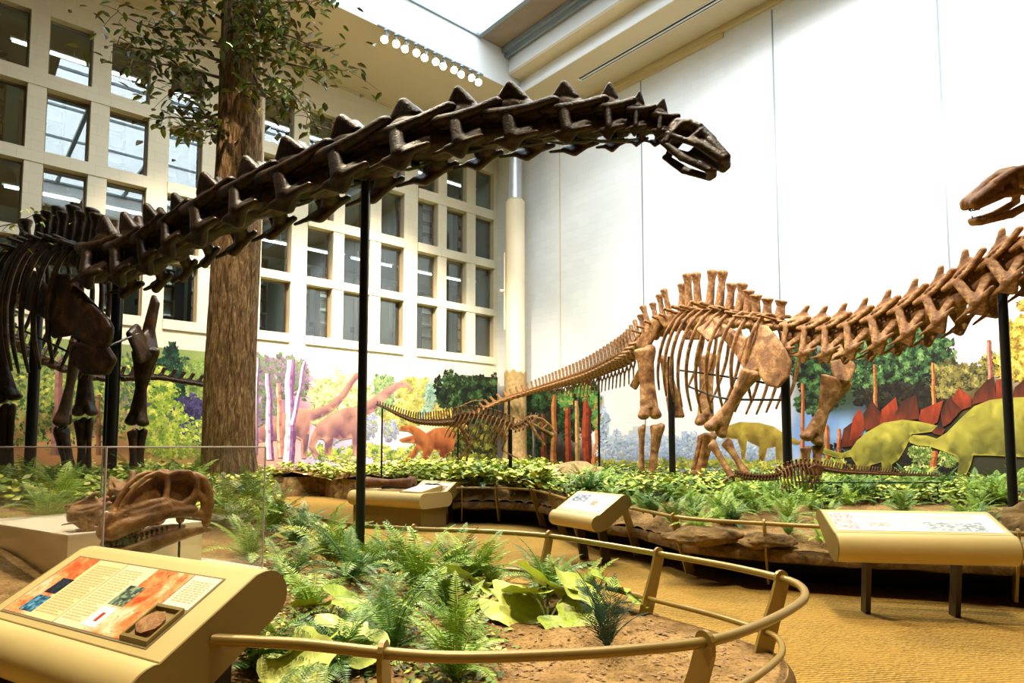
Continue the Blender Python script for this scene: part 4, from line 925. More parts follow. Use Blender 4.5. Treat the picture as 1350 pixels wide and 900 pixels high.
crown('painted_tree', WR, mural_r, [(1160, 455, 34, 26), (1200, 440, 34, 34), (1230, 460, 26, 30), (1150, 490, 36, 26), (1210, 480, 44, 22)], cs('#0b0f08', '#182010', '#2a4422', '#3c5f32', '#5a8048', '#7a9a5a'), 2600, 4.4, 61)
crown('painted_understory', WR, mural_r, [(1180, 525, 60, 18), (1235, 520, 30, 22), (1150, 600, 60, 24), (1235, 605, 34, 18)], cs('#120d09', '#1c160d', '#2a2a14'), 1500, 5, 62)
crown('painted_bush', WR, mural_r, [(1250, 490, 20, 14), (1280, 495, 24, 16), (1245, 515, 18, 12), (1305, 480, 14, 14)], cs('#2c2a14', '#55502a', '#857a3c', '#aa9c54'), 1000, 3.8, 63)
crown('painted_bush', WR, mural_r, [(1215, 598, 16, 14), (1250, 605, 14, 10), (1210, 620, 20, 8)], cs('#8fa04a', '#5f7a34', '#c9cf7a'), 420, 3.4, 64)
for i, (x0, y0, x1, y1, w_, cc) in enumerate(((1058, 505, 1058, 620, 5, ('#c77a44', '#7a3f20')), (1153, 480, 1154, 540, 5, ('#b87a3e', '#7a4a24')), (1230, 478, 1231, 535, 5, ('#d0874a', '#8a4a26')), (1090, 560, 1091, 622, 7, ('#c9813e', '#8a4a20')), (1106, 565, 1106, 618, 5, ('#c9743a', '#8a4420')), (1232, 594, 1231, 622, 8, ('#c9743a', '#8a4420')), (1303, 448, 1306, 500, 6, ('#c98a72', '#8a5040')))):
    trunk(WR, mural_r, x0, y0, x1, y1, w_, cc, 70+i)
crown('painted_undergrowth', WR, mural_r, [(800+25*k, 612+2*math.sin(k), 17, 7) for k in range(13)], cs('#7a8a34', '#a9ab40', '#cfc85a'), 900, 3.4, 77)
crown('painted_tree', WR, mural_r, [(1345, 445, 24, 26), (1335, 480, 22, 22), (1365, 480, 26, 30), (1350, 400, 10, 8)], cs('#8a7228', '#b89836', '#dcbc48', '#efd978'), 1300, 4.2, 78)
SG0, SG1 = H_('#a69d3c'), H_('#57551a')
def spine_plates(lst, s):
    for i, pts in enumerate(lst):
        hi = i % 2; figure('painted_back_plate', WR, mural_r, pts, H_('#8f3416') if hi else H_('#3a1a0c'), H_('#6f260f') if hi else H_('#642710'), .5, s+i)
spine_plates([[(1108, 590), (1112, 565), (1124, 556), (1136, 572), (1124, 588)], [(1120, 580), (1124, 552), (1133, 538), (1142, 556), (1136, 574)], [(1140, 568), (1138, 545), (1150, 528), (1164, 548), (1160, 562)], [(1160, 562), (1162, 540), (1181, 523), (1186, 552), (1178, 558)],
              [(1180, 556), (1180, 545), (1190, 528), (1208, 520), (1213, 552)], [(1211, 554), (1214, 540), (1244, 527), (1236, 556), (1230, 560)], [(1232, 572), (1224, 566), (1236, 560), (1246, 566), (1242, 574)]], 80)
figure('painted_stegosaur', WR, mural_r, [(1080, 588), (1095, 593), (1110, 597), (1122, 592), (1130, 580), (1145, 568), (1165, 557), (1190, 553), (1215, 556), (1236, 561), (1228, 569), (1212, 571), (1202, 572), (1194, 590), (1185, 605), (1176, 612), (1175, 630), (1164, 630), (1162, 609), (1148, 613), (1141, 625), (1143, 630), (1129, 630), (1128, 611), (1122, 602), (1108, 604), (1092, 600), (1078, 594)], SG0, SG1, .5, 90)
spine_plates([[(1243, 563), (1240, 545), (1248, 527), (1254, 522), (1268, 540), (1252, 558)], [(1255, 526), (1264, 511), (1281, 524), (1280, 536), (1268, 540)], [(1281, 533), (1285, 518), (1300, 502), (1310, 496), (1314, 527)], [(1313, 526), (1313, 500), (1325, 499), (1334, 512), (1332, 525)], [(1334, 524), (1338, 510), (1352, 499), (1368, 494), (1372, 524)]], 95)
figure('painted_stegosaur', WR, mural_r, [(1198, 578), (1204, 573), (1222, 574), (1235, 578), (1248, 570), (1258, 560), (1270, 548), (1285, 535), (1305, 527), (1330, 524), (1360, 523), (1400, 526), (1410, 600), (1390, 622), (1375, 622), (1370, 603), (1340, 602), (1300, 600), (1283, 600), (1280, 612), (1272, 630), (1261, 630), (1264, 612), (1262, 602), (1245, 595), (1225, 588), (1210, 587), (1199, 583)], SG0, SG1, .5, 101)

# ================================================================== BEDS, RAILS, PANELS, CASE
RZ = .75
def smooth(t): t = max(0, min(1, t)); return t*t*(3-2*t)
near_px = [(287, 828), (330, 836), (400, 849), (500, 860), (600, 866), (750, 862), (850, 855), (935, 845), (1000, 824), (1042, 803), (1061, 787), (1055, 772), (1030, 762), (960, 746), (870, 730), (800, 718), (720, 706), (630, 700), (545, 697), (450, 690), (400, 675), (370, 664), (352, 656)]
far_px = [(596, 643), (650, 643), (695, 645), (722, 650), (745, 657), (775, 664), (822, 668), (850, 673), (890, 681), (940, 686), (1010, 690), (1085, 694), (1200, 698), (1330, 703), (1430, 708)]
near_rail = spline([V3((-1.2, 2.66, .83))]+[onz(x, y, z) for (x, y), z in zip(near_px[2:], [.795, .775, .76]+[RZ]*40)], 150)
far_rail = spline([onz(x, y, RZ) for x, y in far_px], 110)
def inset(path, d, z=None):
    out = []
    for i, p in enumerate(path):
        t = (path[min(i+1, len(path)-1)]-path[max(i-1, 0)]); t.z = 0; t.normalize()
        q = p+V3((-t.y, t.x, 0))*d
        if z is not None: q.z = z
        out.append(q)
    return out
def central_z(x, y):
    return .30+.62*smooth((-x-.4)/5.2)
def right_z(x, y):
    q = MROOM.inverted() @ V3((x, y, 0)); return .5+.28*smooth(min((y-6)/5, 9-abs(0)))*1.0 if q.y > 3 else .55+.25*smooth((2.6-q.y)/2.2)
def inside(p, poly):
    c = False; n = len(poly)
    for i in range(n):
        a, b = poly[i], poly[(i+1) % n]
        if (a.y > p[1]) != (b.y > p[1]) and p[0] < (b.x-a.x)*(p[1]-a.y)/(b.y-a.y)+a.x: c = not c
    return c
def bed(name, edge, rest, zf, step, edge_z, foot_in, mat='soil', lumps=.05):
    """soil surface over a closed outline (edge = the railed rim, rest = hidden sides) with a moulded rock rim under the edge"""
    rim = list(edge); poly = rim+[V3(p) for p in rest]; n = len(poly); r = random.Random(5)
    pts = [V3((p.x, p.y, 0)).to_2d() for p in poly]; x0, x1 = min(p.x for p in poly), max(p.x for p in poly); y0, y1 = min(p.y for p in poly), max(p.y for p in poly)
    y = y0; ext = list(pts)
    while y < y1:
        x = x0; st = step*(1 if y < 9 else 2.2)
        while x < x1:
            q = (x+r.uniform(-.3, .3)*st, y+r.uniform(-.3, .3)*st)
            if inside(q, poly): ext.append(V3((q[0], q[1], 0)).to_2d())
            x += st
        y += st
    vs, _, fs, _, _, _ = delaunay_2d_cdt(ext, [(i, (i+1) % n) for i in range(n)], [list(range(n))], 1, 1e-5)
    m = MB(); ne = len(rim)
    co = []
    for i, v in enumerate(vs):
        d = min((v.x-p.x)**2+(v.y-p.y)**2 for p in rim[::3])**.5
        z = zf(v.x, v.y)+lumps*noise.noise(V3((v.x*1.6, v.y*1.6, 0)))+lumps*.5*noise.noise(V3((v.x*5, v.y*5, 7)))
        k = smooth(d/.5); co.append((v.x, v.y, edge_z*(1-k)+z*k))
    m.add(co, [tuple(f) for f in fs]); o = struct(name, m, mat, 60)
    # rim: rock face from the lip down and inward, then a recess coloured as deep shade
    ins = inset(rim, foot_in*.45); ins2 = inset(rim, foot_in); out = inset(rim, -.04); m = MB(); g = []
    for i in range(ne):
        nz_ = .05*noise.noise(V3((i*.35, 1, 0))); z0 = edge_z
        g += [rim[i].xy.to_3d()+ZU*(z0+.0), out[i].xy.to_3d()+ZU*(z0-.06+nz_), out[i].xy.to_3d()*.5+rim[i].xy.to_3d()*.5+ZU*(z0-.13+nz_*.6), ins[i].xy.to_3d()+ZU*max(.0, z0-.2+nz_*.5)]
    m.add(g, [(i*4+k, i*4+k+1, i*4+4+k+1, i*4+4+k) for i in range(ne-1) for k in range(3)])
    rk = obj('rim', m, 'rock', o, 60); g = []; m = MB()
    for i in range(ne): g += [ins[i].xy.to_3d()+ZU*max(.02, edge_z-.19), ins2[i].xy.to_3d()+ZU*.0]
    m.add(g, [(i*2, i*2+1, i*2+3, i*2+2) for i in range(ne-1)]); obj('recess', m, 'shade_void', o)
    return poly
cedge = inset(near_rail, .10)
CPOLY = bed('ground_1', cedge, [(-4.6, 12.5, 0), (-6.2, 15.5, 0), (-9, 17.0, 0), (-14, 15.5, 0), (-15, 9, 0), (-9, 5.2, 0), (-5.0, 3.9, 0), (-2.6, 3.35, 0), (-1.7, 3.15, 0)], central_z, .22, .30, .32)
redge = inset(far_rail, .12)
RPOLY = bed('ground_2', redge, [room(.02, 21.5), room(.02, .02), room(17.5, .02), room(17.5, 1.6), (-7.0, 18.7+2.2, 0), (-5.6, 20.4, 0), (-4.0, 18.4, 0), (-2.6, 15.9, 0), (-1.6, 14.3, 0)], right_z, .3, .46, .75, 'soil', .07)
# dark face of the far bed where no rail stands
fl = [V3((-1.35, 13.9, 0)), V3((-1.6, 14.3, 0)), V3((-2.6, 15.9, 0)), V3((-4.0, 18.4, 0)), V3((-5.6, 20.4, 0)), V3((-7.0, 20.9, 0)), room(17.5, 1.6)]
m = MB(); g = []
for p in spline(fl, 40): g += [p+ZU*.62, p+ZU*.3, p]
m.add(g, [(i*3+k, i*3+k+1, i*3+4+k, i*3+3+k) for i in range(39) for k in range(2)]); struct('trim_40', m, 'rock', 60)

def nearest(path, q):
    p = onz(q[0], q[1], RZ); return min(range(len(path)), key=lambda i: (path[i]-p).length)
def handrail(name, label, path, post_at):
    r = thing(name, label, 'handrail', path[len(path)//2])
    def seg(pp, a, b): return [p for i, p in enumerate(pp) if a <= i <= b]
    m = MB(); m.tube(path, .024, 10, True); obj('top_rail', m, 'rail', r, 60)
    low = inset(path, .13, .42); m = MB(); m.tube(low, .02, 9, True); obj('lower_rail', m, 'rail', r, 60)
    for i in post_at:
        p = path[i]; t = (path[min(i+1, len(path)-1)]-path[max(0, i-1)]); t.z = 0; t.normalize(); n = V3((-t.y, t.x, 0))
        pts = []
        prof = [(.30, .06), (.16, .06), (.03, .46), (-.05, .70)]+[(.052*math.cos(a), p.z+.052*math.sin(a)) for a in [PI+.2-k*(PI+.5)/8 for k in range(9)]]+[(.09, .62), (.19, .40)]
        base = V3((p.x, p.y, 0))
        m = MB(); m.prism([base+n*a+ZU*b-t*.011 for a, b in prof], t*.022); obj('post', m, 'rail', r)
    return r
handrail('handrail', 'curved bronze handrail looping around the central fern bed', near_rail, [nearest(near_rail, q) for q in ((500, 860), (932, 845), (1032, 762), (872, 730), (720, 706), (545, 697), (450, 690), (400, 675), (372, 664), (356, 657))])
handrail('handrail', 'bronze handrail along the far bed, past the two far panels', far_rail, [nearest(far_rail, q) for q in ((608, 643), (657, 643), (705, 646), (728, 651), (748, 658), (826, 668), (892, 681), (1012, 690), (1345, 703))])

# ---------------------------------------------------------------- reading panels
PROF = [(0, 0), (.42, .253)]+[(.475+.108*math.cos(math.radians(a)), .155+.108*math.sin(math.radians(a))) for a in range(108, -61, -14)]+[(.13, -.20)]+[(.0+.125*math.cos(math.radians(a)), -.112+.115*math.sin(math.radians(a))) for a in range(282, 94, -14)]
def info_panel(label, origin, xdir, L, legs, dark_base=True, sc=1.0, rise=.253, lip=1.0):
    """sloping reading panel with a rounded lip; origin = front left corner of the sloping face"""
    r = thing('reading_panel', label, 'information panel', origin)
    x = V3(xdir).normalized(); y = V3((-x.y, x.x, 0)); o = V3(origin)
    def P(u, d, h):
        hh = h*lip if h < 0 else h
        if h > 0: hh = h*rise/.253
        return o+x*u+y*(d*sc)+ZU*(hh*sc)
    m = MB(); m.prism([P(.012, d, h) for d, h in PROF], x*(L-.024)); obj('housing', m, 'panel', r, 30)
    for u in (0, L-.012):
        m = MB(); m.prism([P(u, d, h) for d, h in PROF], x*.012); obj('end_cap', m, 'panel_dark', r, 30)
    m = MB(); m.box((0, 0, 0), (0, 0, 0))
    m = MB(); s0, s1 = .02, .985
    def T(u, t, e): return o+x*u+y*(.42*t*sc)+ZU*(rise*t*sc+e)   # on the slope
    m.prism([T(.0+.012, -.0, .0015), T(L-.012, -.0, .0015), T(L-.012, .012, .0015), T(.012, .012, .0015)], ZU*.0008); obj('seam', m, 'panel_dark', r)
    if legs:
        for u in legs:
            m = MB(); m.prism([P(u, .18, -.17), P(u, .30, -.10), P(u, .42, -(o.z)/sc/lip), P(u, .28, -(o.z)/sc/lip)], x*.045); obj('leg', m, 'leg_metal', r)
    if dark_base:
        m = MB(); m.box((0, 0, 0), (1, 1, 1))
    return r, T, P, x
def quad(parent, name, T, u0, u1, t0, t1, e, col, grid=(1, 1), jit=0, mat='print', seed=0):
    m = MB(); r = random.Random(seed)
    for i in range(grid[0]):
        for j in range(grid[1]):
            a, b = u0+(u1-u0)*i/grid[0], u0+(u1-u0)*(i+1)/grid[0]; c, d = t0+(t1-t0)*j/grid[1], t0+(t1-t0)*(j+1)/grid[1]
            cc = col[min(len(col)-1, int(r.random()**1.3*len(col)))] if isinstance(col, list) else col
            m.prism([T(a, c, e), T(b, c, e), T(b, d, e), T(a, d, e)], ZU*.0012, cc)
    return obj(name, m, mat, parent)
def text_lines(parent, T, u0, u1, t0, t1, n, e, col, seed):
    r = random.Random(seed); m = MB()
    for k in range(n):
        t = t1-(t1-t0)*(k+.5)/n; h = (t1-t0)/n*.26; u = u0
        end = u1-(r.uniform(0, .3)*(u1-u0) if k % 5 == 4 else r.uniform(0, .05)*(u1-u0))
        while u < end:
            w_ = r.uniform(.012, .034); v = min(end, u+w_)
            m.prism([T(u, t-h, e), T(v, t-h, e), T(v, t+h, e), T(u, t+h, e)], ZU*.0006, col); u = v+.006
    obj('printed_text', m, 'print', parent)
OR = cs('#c8431e', '#d9672c', '#e08a44', '#b5301a', '#e9a765', '#8a3a1c', '#f0c890')
OR2 = cs('#d9702e', '#e08c40', '#e6a860', '#c8571e', '#f0cf98', '#7a4a28')
# nearest panel
LX = V3((.866, -.5, 0)); AR = V3((-1.30, 2.465, .797)); L0 = 1.42
pn, T, P, X = info_panel('large tilted reading panel with orange map and cream text before the glass case', AR-LX*L0, LX, L0, [.3, 1.1])
g0, g1 = .10, L0-.16
def gu(f): return g0+(g1-g0)*f
quad(pn, 'printed_backing', T, g0-.012, g1+.012, .08, .90, .002, H_('#8a7a58'))
quad(pn, 'printed_map', T, gu(0), gu(.175), .10, .88, .0035, H_('#d9672c'), (1, 1), 0, 'map', 1)
quad(pn, 'printed_text_block', T, gu(.175), gu(.385), .10, .88, .0035, H_('#f0d49a')); quad(pn, 'printed_text_block', T, gu(.39), gu(.60), .10, .88, .0035, H_('#f3dcae'))
quad(pn, 'printed_map', T, gu(.60), gu(.835), .10, .88, .0035, H_('#d9672c'), (1, 1), 0, 'map', 2)
quad(pn, 'printed_caption', T, gu(.84), gu(1.0), .50, .88, .0035, H_('#f6e7c4'))
quad(pn, 'printed_photo', T, gu(.10), gu(.185), .38, .58, .005, cs('#17202c', '#2a3444', '#0e141c'), (6, 6), 0, 'print', 3)
quad(pn, 'printed_photo', T, gu(.09), gu(.19), .14, .34, .005, cs('#3f7d9c', '#2a5f80', '#6fa3b8', '#1f4660'), (8, 8), 0, 'print', 4)
quad(pn, 'printed_photo', T, gu(.56), gu(.66), .40, .64, .005, cs('#46584a', '#2e3e34', '#7a8a70', '#93a07c'), (8, 8), 0, 'print', 5)
quad(pn, 'printed_photo', T, gu(.555), gu(.65), .14, .37, .005, H_('#f4f0e6'))
quad(pn, 'printed_emblem', T, gu(.60), gu(.62), .20, .30, .0065, H_('#b5402a'))
text_lines(pn, T, gu(.20), gu(.375), .16, .82, 21, .005, H_('#d3b077'), 1); text_lines(pn, T, gu(.405), gu(.545), .16, .82, 21, .005, H_('#d8b881'), 2); text_lines(pn, T, gu(.86), gu(.985), .56, .82, 10, .005, H_('#cdb48a'), 3)
# recessed cast: a shallow tray with a fossil in it
m = MB()
u0, u1, t0, t1 = gu(.84), gu(1.0), .10, .47
fr = [(u0, t0), (u1, t0), (u1, t1), (u0, t1)]
for (a, b), (c, d) in zip(fr, fr[1:]+fr[:1]):
    k0 = (.012 if a == u0 else -.012, .03 if b == t0 else -.03); k1 = (.012 if c == u0 else -.012, .03 if d == t0 else -.03)
    m.prism([T(a, b, .003), T(c, d, .003), T(c+k1[0], d+k1[1], .003), T(a+k0[0], b+k0[1], .003)], ZU*.02)
obj('cast_tray', m, 'panel_dark', pn); quad(pn, 'tray_floor', T, u0+.01, u1-.01, t0+.02, t1-.02, .003, H_('#9a8358'))
ctr = T((u0+u1)/2, .27, .012)
pl = MB(); rr = random.Random(4); ring_ = []
for k in range(14):
    a = 2*PI*k/14; ring_.append(T((u0+u1)/2+(.068+.01*rr.random())*math.cos(a), .27+.10*(1+.3*rr.random())*math.sin(a), .006))
pl.prism(ring_, ZU*.022); tag(obj('fossil_cast', pl, 'bone_tan', None, 50), 'flat tan fossil cast lying in the small tray of the nearest panel', 'fossil')
m = MB(); c0 = AR-LX*L0
for u in (.15, 1.0):
    m.box((0, 0, 0), (0, 0, 0))
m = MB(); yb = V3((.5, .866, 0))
m.prism([c0+LX*.1+yb*.26-ZU*c0.z, c0+LX*(L0-.15)+yb*.26-ZU*c0.z, c0+LX*(L0-.15)+yb*.42-ZU*c0.z, c0+LX*.1+yb*.42-ZU*c0.z], ZU*(c0.z-.13)); obj('pedestal', m, 'shade_void', pn)
# wide panel at the right
o_ = V3((3.0, 6.14, .80)); pn, T, P, X = info_panel('wide pale reading panel on the far rail, facing the open carpet', o_, (1.58, -.27, 0), 1.52, [.34, 1.12], True, .95, .17, 1.25)
quad(pn, 'printed_backing', T, .05, 1.47, .10, .93, .002, H_('#f1e8d8')); quad(pn, 'printed_picture', T, .06, .26, .16, .88, .004, cs('#c9a9a6', '#d9c0b8', '#b08a8c', '#e6d5cc'), (10, 10), 0, 'print', 8)
quad(pn, 'printed_picture', T, .36, .56, .30, .45, .004, cs('#bdb2a6', '#a89c90', '#d6cdc2'), (8, 3), 0, 'print', 9); quad(pn, 'printed_picture', T, .84, 1.34, .14, .52, .004, cs('#9fa6a8', '#b9bfc0', '#868e92', '#cfd3d2'), (22, 8), 0, 'print', 10)
quad(pn, 'printed_picture', T, .66, .82, .34, .72, .004, cs('#e6cfc8', '#d9b9b4', '#eedfd8'), (6, 6), 0, 'print', 11)
text_lines(pn, T, .30, .60, .56, .82, 5, .004, H_('#c9bca6'), 6); text_lines(pn, T, .86, 1.34, .6, .84, 5, .004, H_('#cfc4b0'), 7)
m = MB(); yb = V3((-X.y, X.x, 0)); b0 = V3((o_.x, o_.y, 0))
# panel on the far rail, middle
o_ = V3((.62, 9.42, .70)); pn, T, P, X = info_panel('small tilted panel in the middle of the far rail, end toward the path', o_, (.515, -.857, 0), 1.0, [.22, .72], True, .95)
quad(pn, 'printed_backing', T, .07, .93, .12, .92, .002, H_('#eef0ee')); quad(pn, 'printed_picture', T, .10, .42, .5, .88, .004, cs('#5f6f86', '#8a98aa', '#3f4a5c', '#a9b4c0'), (10, 8), 0, 'print', 12); quad(pn, 'printed_picture', T, .58, .70, .40, .62, .004, cs('#8a7a4a', '#5f5434'), (4, 4), 0, 'print', 13)
text_lines(pn, T, .46, .9, .66, .86, 4, .004, H_('#9aa0a0'), 8)
# panel behind the bench
p0, p1 = at(538, 652, 13.6), at(588, 656, 13.0)
o_ = V3((p0.x, p0.y, .62)); pn, T, P, X = info_panel('cream panel with a small cast on it, behind the bone bench', o_, p1-p0, .95, [.2, .7], True, 1.0)
quad(pn, 'printed_backing', T, .05, .9, .1, .92, .002, H_('#efe6d0')); quad(pn, 'printed_picture', T, .45, .85, .3, .7, .004, cs('#8a6a44', '#a98a60', '#c9b08a'), (8, 6), 0, 'print', 14); text_lines(pn, T, .08, .4, .3, .85, 6, .004, H_('#b8a98a'), 9)

# ---------------------------------------------------------------- bench with the touchable bone
bo = V3((at(553, 660, 12.4).x, 12.4, 0)); bx = V3((-.84, .545, 0)); by = V3((.545, .84, 0)); BLn, BW = 1.95, 1.0
bn = thing('display_bench', 'long beige rounded bench carrying a brown limb bone beside the far path', 'bench', bo+bx*.9+by*.5)
h0, h1 = .40, .70
pr = [(by*(BW/2+(BW/2-.15)*sx+.15*math.cos(a)*1.0)+ZU*((h0+h1)/2+.15*math.sin(a))) for sx, A0 in ((1, -PI/2), (-1, PI/2)) for a in [A0+PI*k/10 for k in range(11)]]
m = MB(); m.prism([bo+p for p in pr], bx*BLn); obj('top_slab', m, 'panel', bn, 40)
m = MB(); q = [bo+bx*.06+by*.12, bo+bx*(BLn-.06)+by*.12, bo+bx*(BLn-.06)+by*(BW-.12), bo+bx*.06+by*(BW-.12)]; m.prism(q, ZU*(h0+.01)); obj('base', m, 'panel_dark', bn)
m = MB(); a0 = bo+bx*.08+by*.14+ZU*h1; m.prism([a0, a0+by*.62, a0+by*.62+ZU*.12, a0+ZU*.02], bx*.55); obj('label_wedge', m, 'panel', bn)
m = MB(); m.prism([a0+bx*.04+by*.03+ZU*.027, a0+bx*.51+by*.03+ZU*.027, a0+bx*.51+by*.59+ZU*.118, a0+bx*.04+by*.59+ZU*.118], ZU*.003, H_('#f3f3f0')); obj('label_sheet', m, 'print', bn)
c0 = bo+bx*.62+by*.45+ZU*(h1+.13)
tag(limb('fossil_bone', bo+bx*1.8+by*.36+ZU*(h1+.16), bo+bx*.66+by*.6+ZU*(h1+.16), by, .17, .075, .18, .11, None, 'bone_brown'), 'dark brown limb bone lying along the beige bench top', 'fossil bone')
m = MB(); pts = [bo+bx*(1.1+.42*math.cos(a))+by*(.5+.26*math.sin(a))+ZU*h1 for a in [2*PI*k/20 for k in range(20)]]
m.prism(pts, ZU*.012); obj('cast_bed', m, 'stump', bn)
tag(obj('fossil_bone', fused('fossil_bone', [[E(0, 0, .1, .07, .06, .1), E(.16, .06, .13, .05, .05, .08)], [E(.0, 0, .1, .06), E(-.02, .03, .3, .04, .05, .04)], [E(-.3, .0, .06, .05), E(0, 0, .12, .06)]], .02, 2, Matrix.Translation(bo+bx*1.35+by*.85+ZU*(h1-.03))), 'bone_dark', None), 'upright dark bone fragment at the back of the bench', 'fossil bone')
for u_, l_ in ((.50, 'round brown bone knob beside the white label on the bench'), (.30, 'second round brown bone knob, nearer the end of the bench')):
    tag(obj('fossil_bone', fused('fossil_bone', [[E(0, 0, .08, .1, .08, .08), E(.08, .02, .07, .06, .06, .06)]], .02, 2, Matrix.Translation(bo+bx*u_+by*.84+ZU*(h1+.0))), 'bone_dark', None), l_, 'fossil bone')

# ---------------------------------------------------------------- glass case with the skull
N0 = V3((-2.61, 4.2, .64)); cl = V3((-.84, .543, 0)); cr = V3((.533, .846, 0)); WCR, WCL, HC = 1.2, 2.6, .955
case = thing('display_case', 'clear acrylic display case around a skull and bones left of the fern bed', 'display case', N0)
m = MB(); q = [N0, N0+cr*WCR, N0+cr*WCR+cl*WCL, N0+cl*WCL]; m.prism([p-cl*.03-cr*.03*(1 if i in (0, 3) else -1)-ZU*.16 for i, p in enumerate(q)], ZU*.16); obj('base_slab', m, 'whiteslab', case)
m = MB(); m.prism([p+(V3((q[(i+2) % 4]-p))*.04)-ZU*.64 for i, p in enumerate(q)], ZU*.48); obj('pedestal', m, 'cream', case)
for a, b in ((q[0], q[1]), (q[1], q[2]), (q[2], q[3]), (q[3], q[0])):
    d = (b-a).normalized(); nrm = V3((-d.y, d.x, 0)); m = MB(); m.prism([a, b, b+nrm*.008, a+nrm*.008], ZU*HC); obj('glass_pane', m, 'acrylic', case)
m = MB(); m.prism([p+ZU*HC for p in q], ZU*.008); obj('glass_lid', m, 'acrylic', case)
for p in q: m = MB(); m.box((p.x-.005, p.y-.005, p.z), (p.x+.005, p.y+.005, p.z+HC)); obj('edge_strip', m, 'acrylic_edge', case)
for a, b in ((q[0], q[1]), (q[1], q[2]), (q[2], q[3]), (q[3], q[0])):
    m = MB(); m.tube([a+ZU*HC, b+ZU*HC], .0055, 5); obj('edge_strip', m, 'acrylic_edge', case)
pc = N0+cl*.70+cr*.10
m = MB(); pq = [pc, pc+cr*1.02, pc+cr*1.02+cl*1.7, pc+cl*1.7]; m.prism(pq, ZU*.32)
tag(obj('plinth', m, 'cream', None), 'low cream block inside the glass case with a white top', 'plinth')
pqb = [p+ZU*.32 for p in pq]; m = MB(); m.prism(pqb, ZU*.012)
tag(obj('plinth_top', m, 'whiteslab', bpy.data.objects['plinth']), 'x', 'x'); del bpy.data.objects['plinth_top']['label'], bpy.data.objects['plinth_top']['category']
# skull: lx to the snout, lz up, ly across (from pixel outline, 1 px = 5.6 mm)
SK0 = V3((-2.6, 4.86, 0)); SZ = at(200, 700, 4.86).z
fwd_ = -cr; lft_ = ZU.cross(fwd_); s_ = .00555
SK0 = SK0+fwd_*.06; KX = .85
SM = Matrix(((fwd_.x*KX, lft_.x, 0, SK0.x), (fwd_.y*KX, lft_.y, 0, SK0.y), (0, 0, 1, SZ), (0, 0, 0, 1)))
def sp(px, py, y, r): return E((200-px)*s_, y, (700-py)*s_, r*s_, r*s_*.8, r*s_)
def sbar(pts, r): return [[sp(*pts[i], r if not isinstance(r, (list, tuple)) else r[i]), sp(*pts[i+1], r if not isinstance(r, (list, tuple)) else r[i+1])] for i in range(len(pts)-1)]
up_ = sbar([(136, 694, .06), (150, 687, .10), (175, 680, .135), (205, 673, .16), (240, 674, .18)], [9, 9, 8, 7, 6])
up_ += sbar([(134, 686, .035), (146, 675, .055), (160, 668, .08), (180, 662, .11), (203, 660, .135), (225, 666, .16), (245, 672, .17)], [6, 6.5, 6, 6, 6, 5, 5])
up_ += sbar([(146, 671, .045), (156, 652, .05), (168, 637, .055), (182, 627, .06), (198, 622.5, .065), (210, 626, .08)], [4, 3.5, 3, 3, 3.3, 4])
up_ += sbar([(211, 627, .085), (209, 641, .11), (204, 655, .13)], [4.2, 4, 4.5])
up_ += sbar([(212, 627, .09), (224, 622, .12), (238, 623, .15), (248, 632, .165), (249, 646, .17), (241, 657, .17), (228, 664, .165), (215, 665, .155)], [4, 3.6, 3.8, 4.2, 4, 3.8, 3.8, 4])
up_ += sbar([(248, 628, .14), (260, 634, .17), (268, 650, .18), (271, 668, .18), (267, 690, .17)], [6, 6, 6.5, 6, 6])
up_ += sbar([(252, 650, .16), (262, 662, .175), (262, 680, .175), (245, 678, .175)], [4, 5, 5, 4.5])
up_ += sbar([(130, 697, .02), (132, 684, .025), (138, 676, .03)], [6, 6, 6])
up_ += sbar([(160, 676, .09), (185, 670, .125), (205, 666, .145)], [8, 8, 8])
prm = sym([[(q[0], q[1], q[2], q[3]*1.18, q[4]*1.3, q[5]*1.18) for q in p] for p in up_])+[[sp(152, 674, .02, 6), sp(170, 644, .02, 3), sp(198, 628, .02, 3), sp(204, 660, .04, 6), sp(204, 660, -.04, 6)], [sp(216, 634, .05, 4), sp(216, 634, -.05, 4), sp(240, 628, .08, 4), sp(240, 628, -.08, 4), sp(246, 652, .1, 5), sp(246, 652, -.1, 5), sp(220, 660, .08, 5), sp(220, 660, -.08, 5)],
    [sp(238, 630, 0, 9), sp(262, 640, 0, 10), E((200-255)*s_, 0, (700-660)*s_, .05, .13, .08)], [sp(212, 628, .07, 4), sp(212, 628, -.07, 4), sp(245, 626, .13, 5), sp(245, 626, -.13, 5)],
      [sp(250, 630, .13, 6), sp(250, 630, -.13, 6), sp(264, 655, .15, 6), sp(264, 655, -.15, 6)], [sp(146, 672, .04, 5), sp(146, 672, -.04, 5), sp(133, 690, .025, 7), sp(133, 690, -.025, 7)],
      [sp(168, 660, 0, 3), sp(196, 640, 0, 2), sp(205, 655, 0, 3)], [sp(198, 622.5, .065, 3), sp(198, 622.5, -.065, 3), sp(211, 627, .08, 4), sp(211, 627, -.08, 4)], [sp(150, 680, .08, 6), sp(150, 680, -.08, 6), sp(200, 668, .11, 5), sp(200, 668, -.11, 5)]]
skc = thing('skull_cast', 'large brown skull with round openings and a row of teeth inside the glass case', 'dinosaur skull', (SK0.x, SK0.y, .65))
ucr = obj('upper_skull', fused('upper_skull', prm, .0095, 1, SM), 'bone_skull', skc)
lj_ = sbar([(135, 721, .05), (150, 720, .09), (172, 716, .125), (196, 709, .15), (220, 704, .165), (250, 701, .175), (274, 701, .17)], [9, 9.5, 10, 10, 9, 6, 3.5])
ljm = sym(lj_)+[[sp(134, 720, .04, 9), sp(134, 720, -.04, 9)]]
lcr = obj('lower_jaw', fused('lower_jaw', ljm, .0105, 1, SM), 'bone_skull', skc)
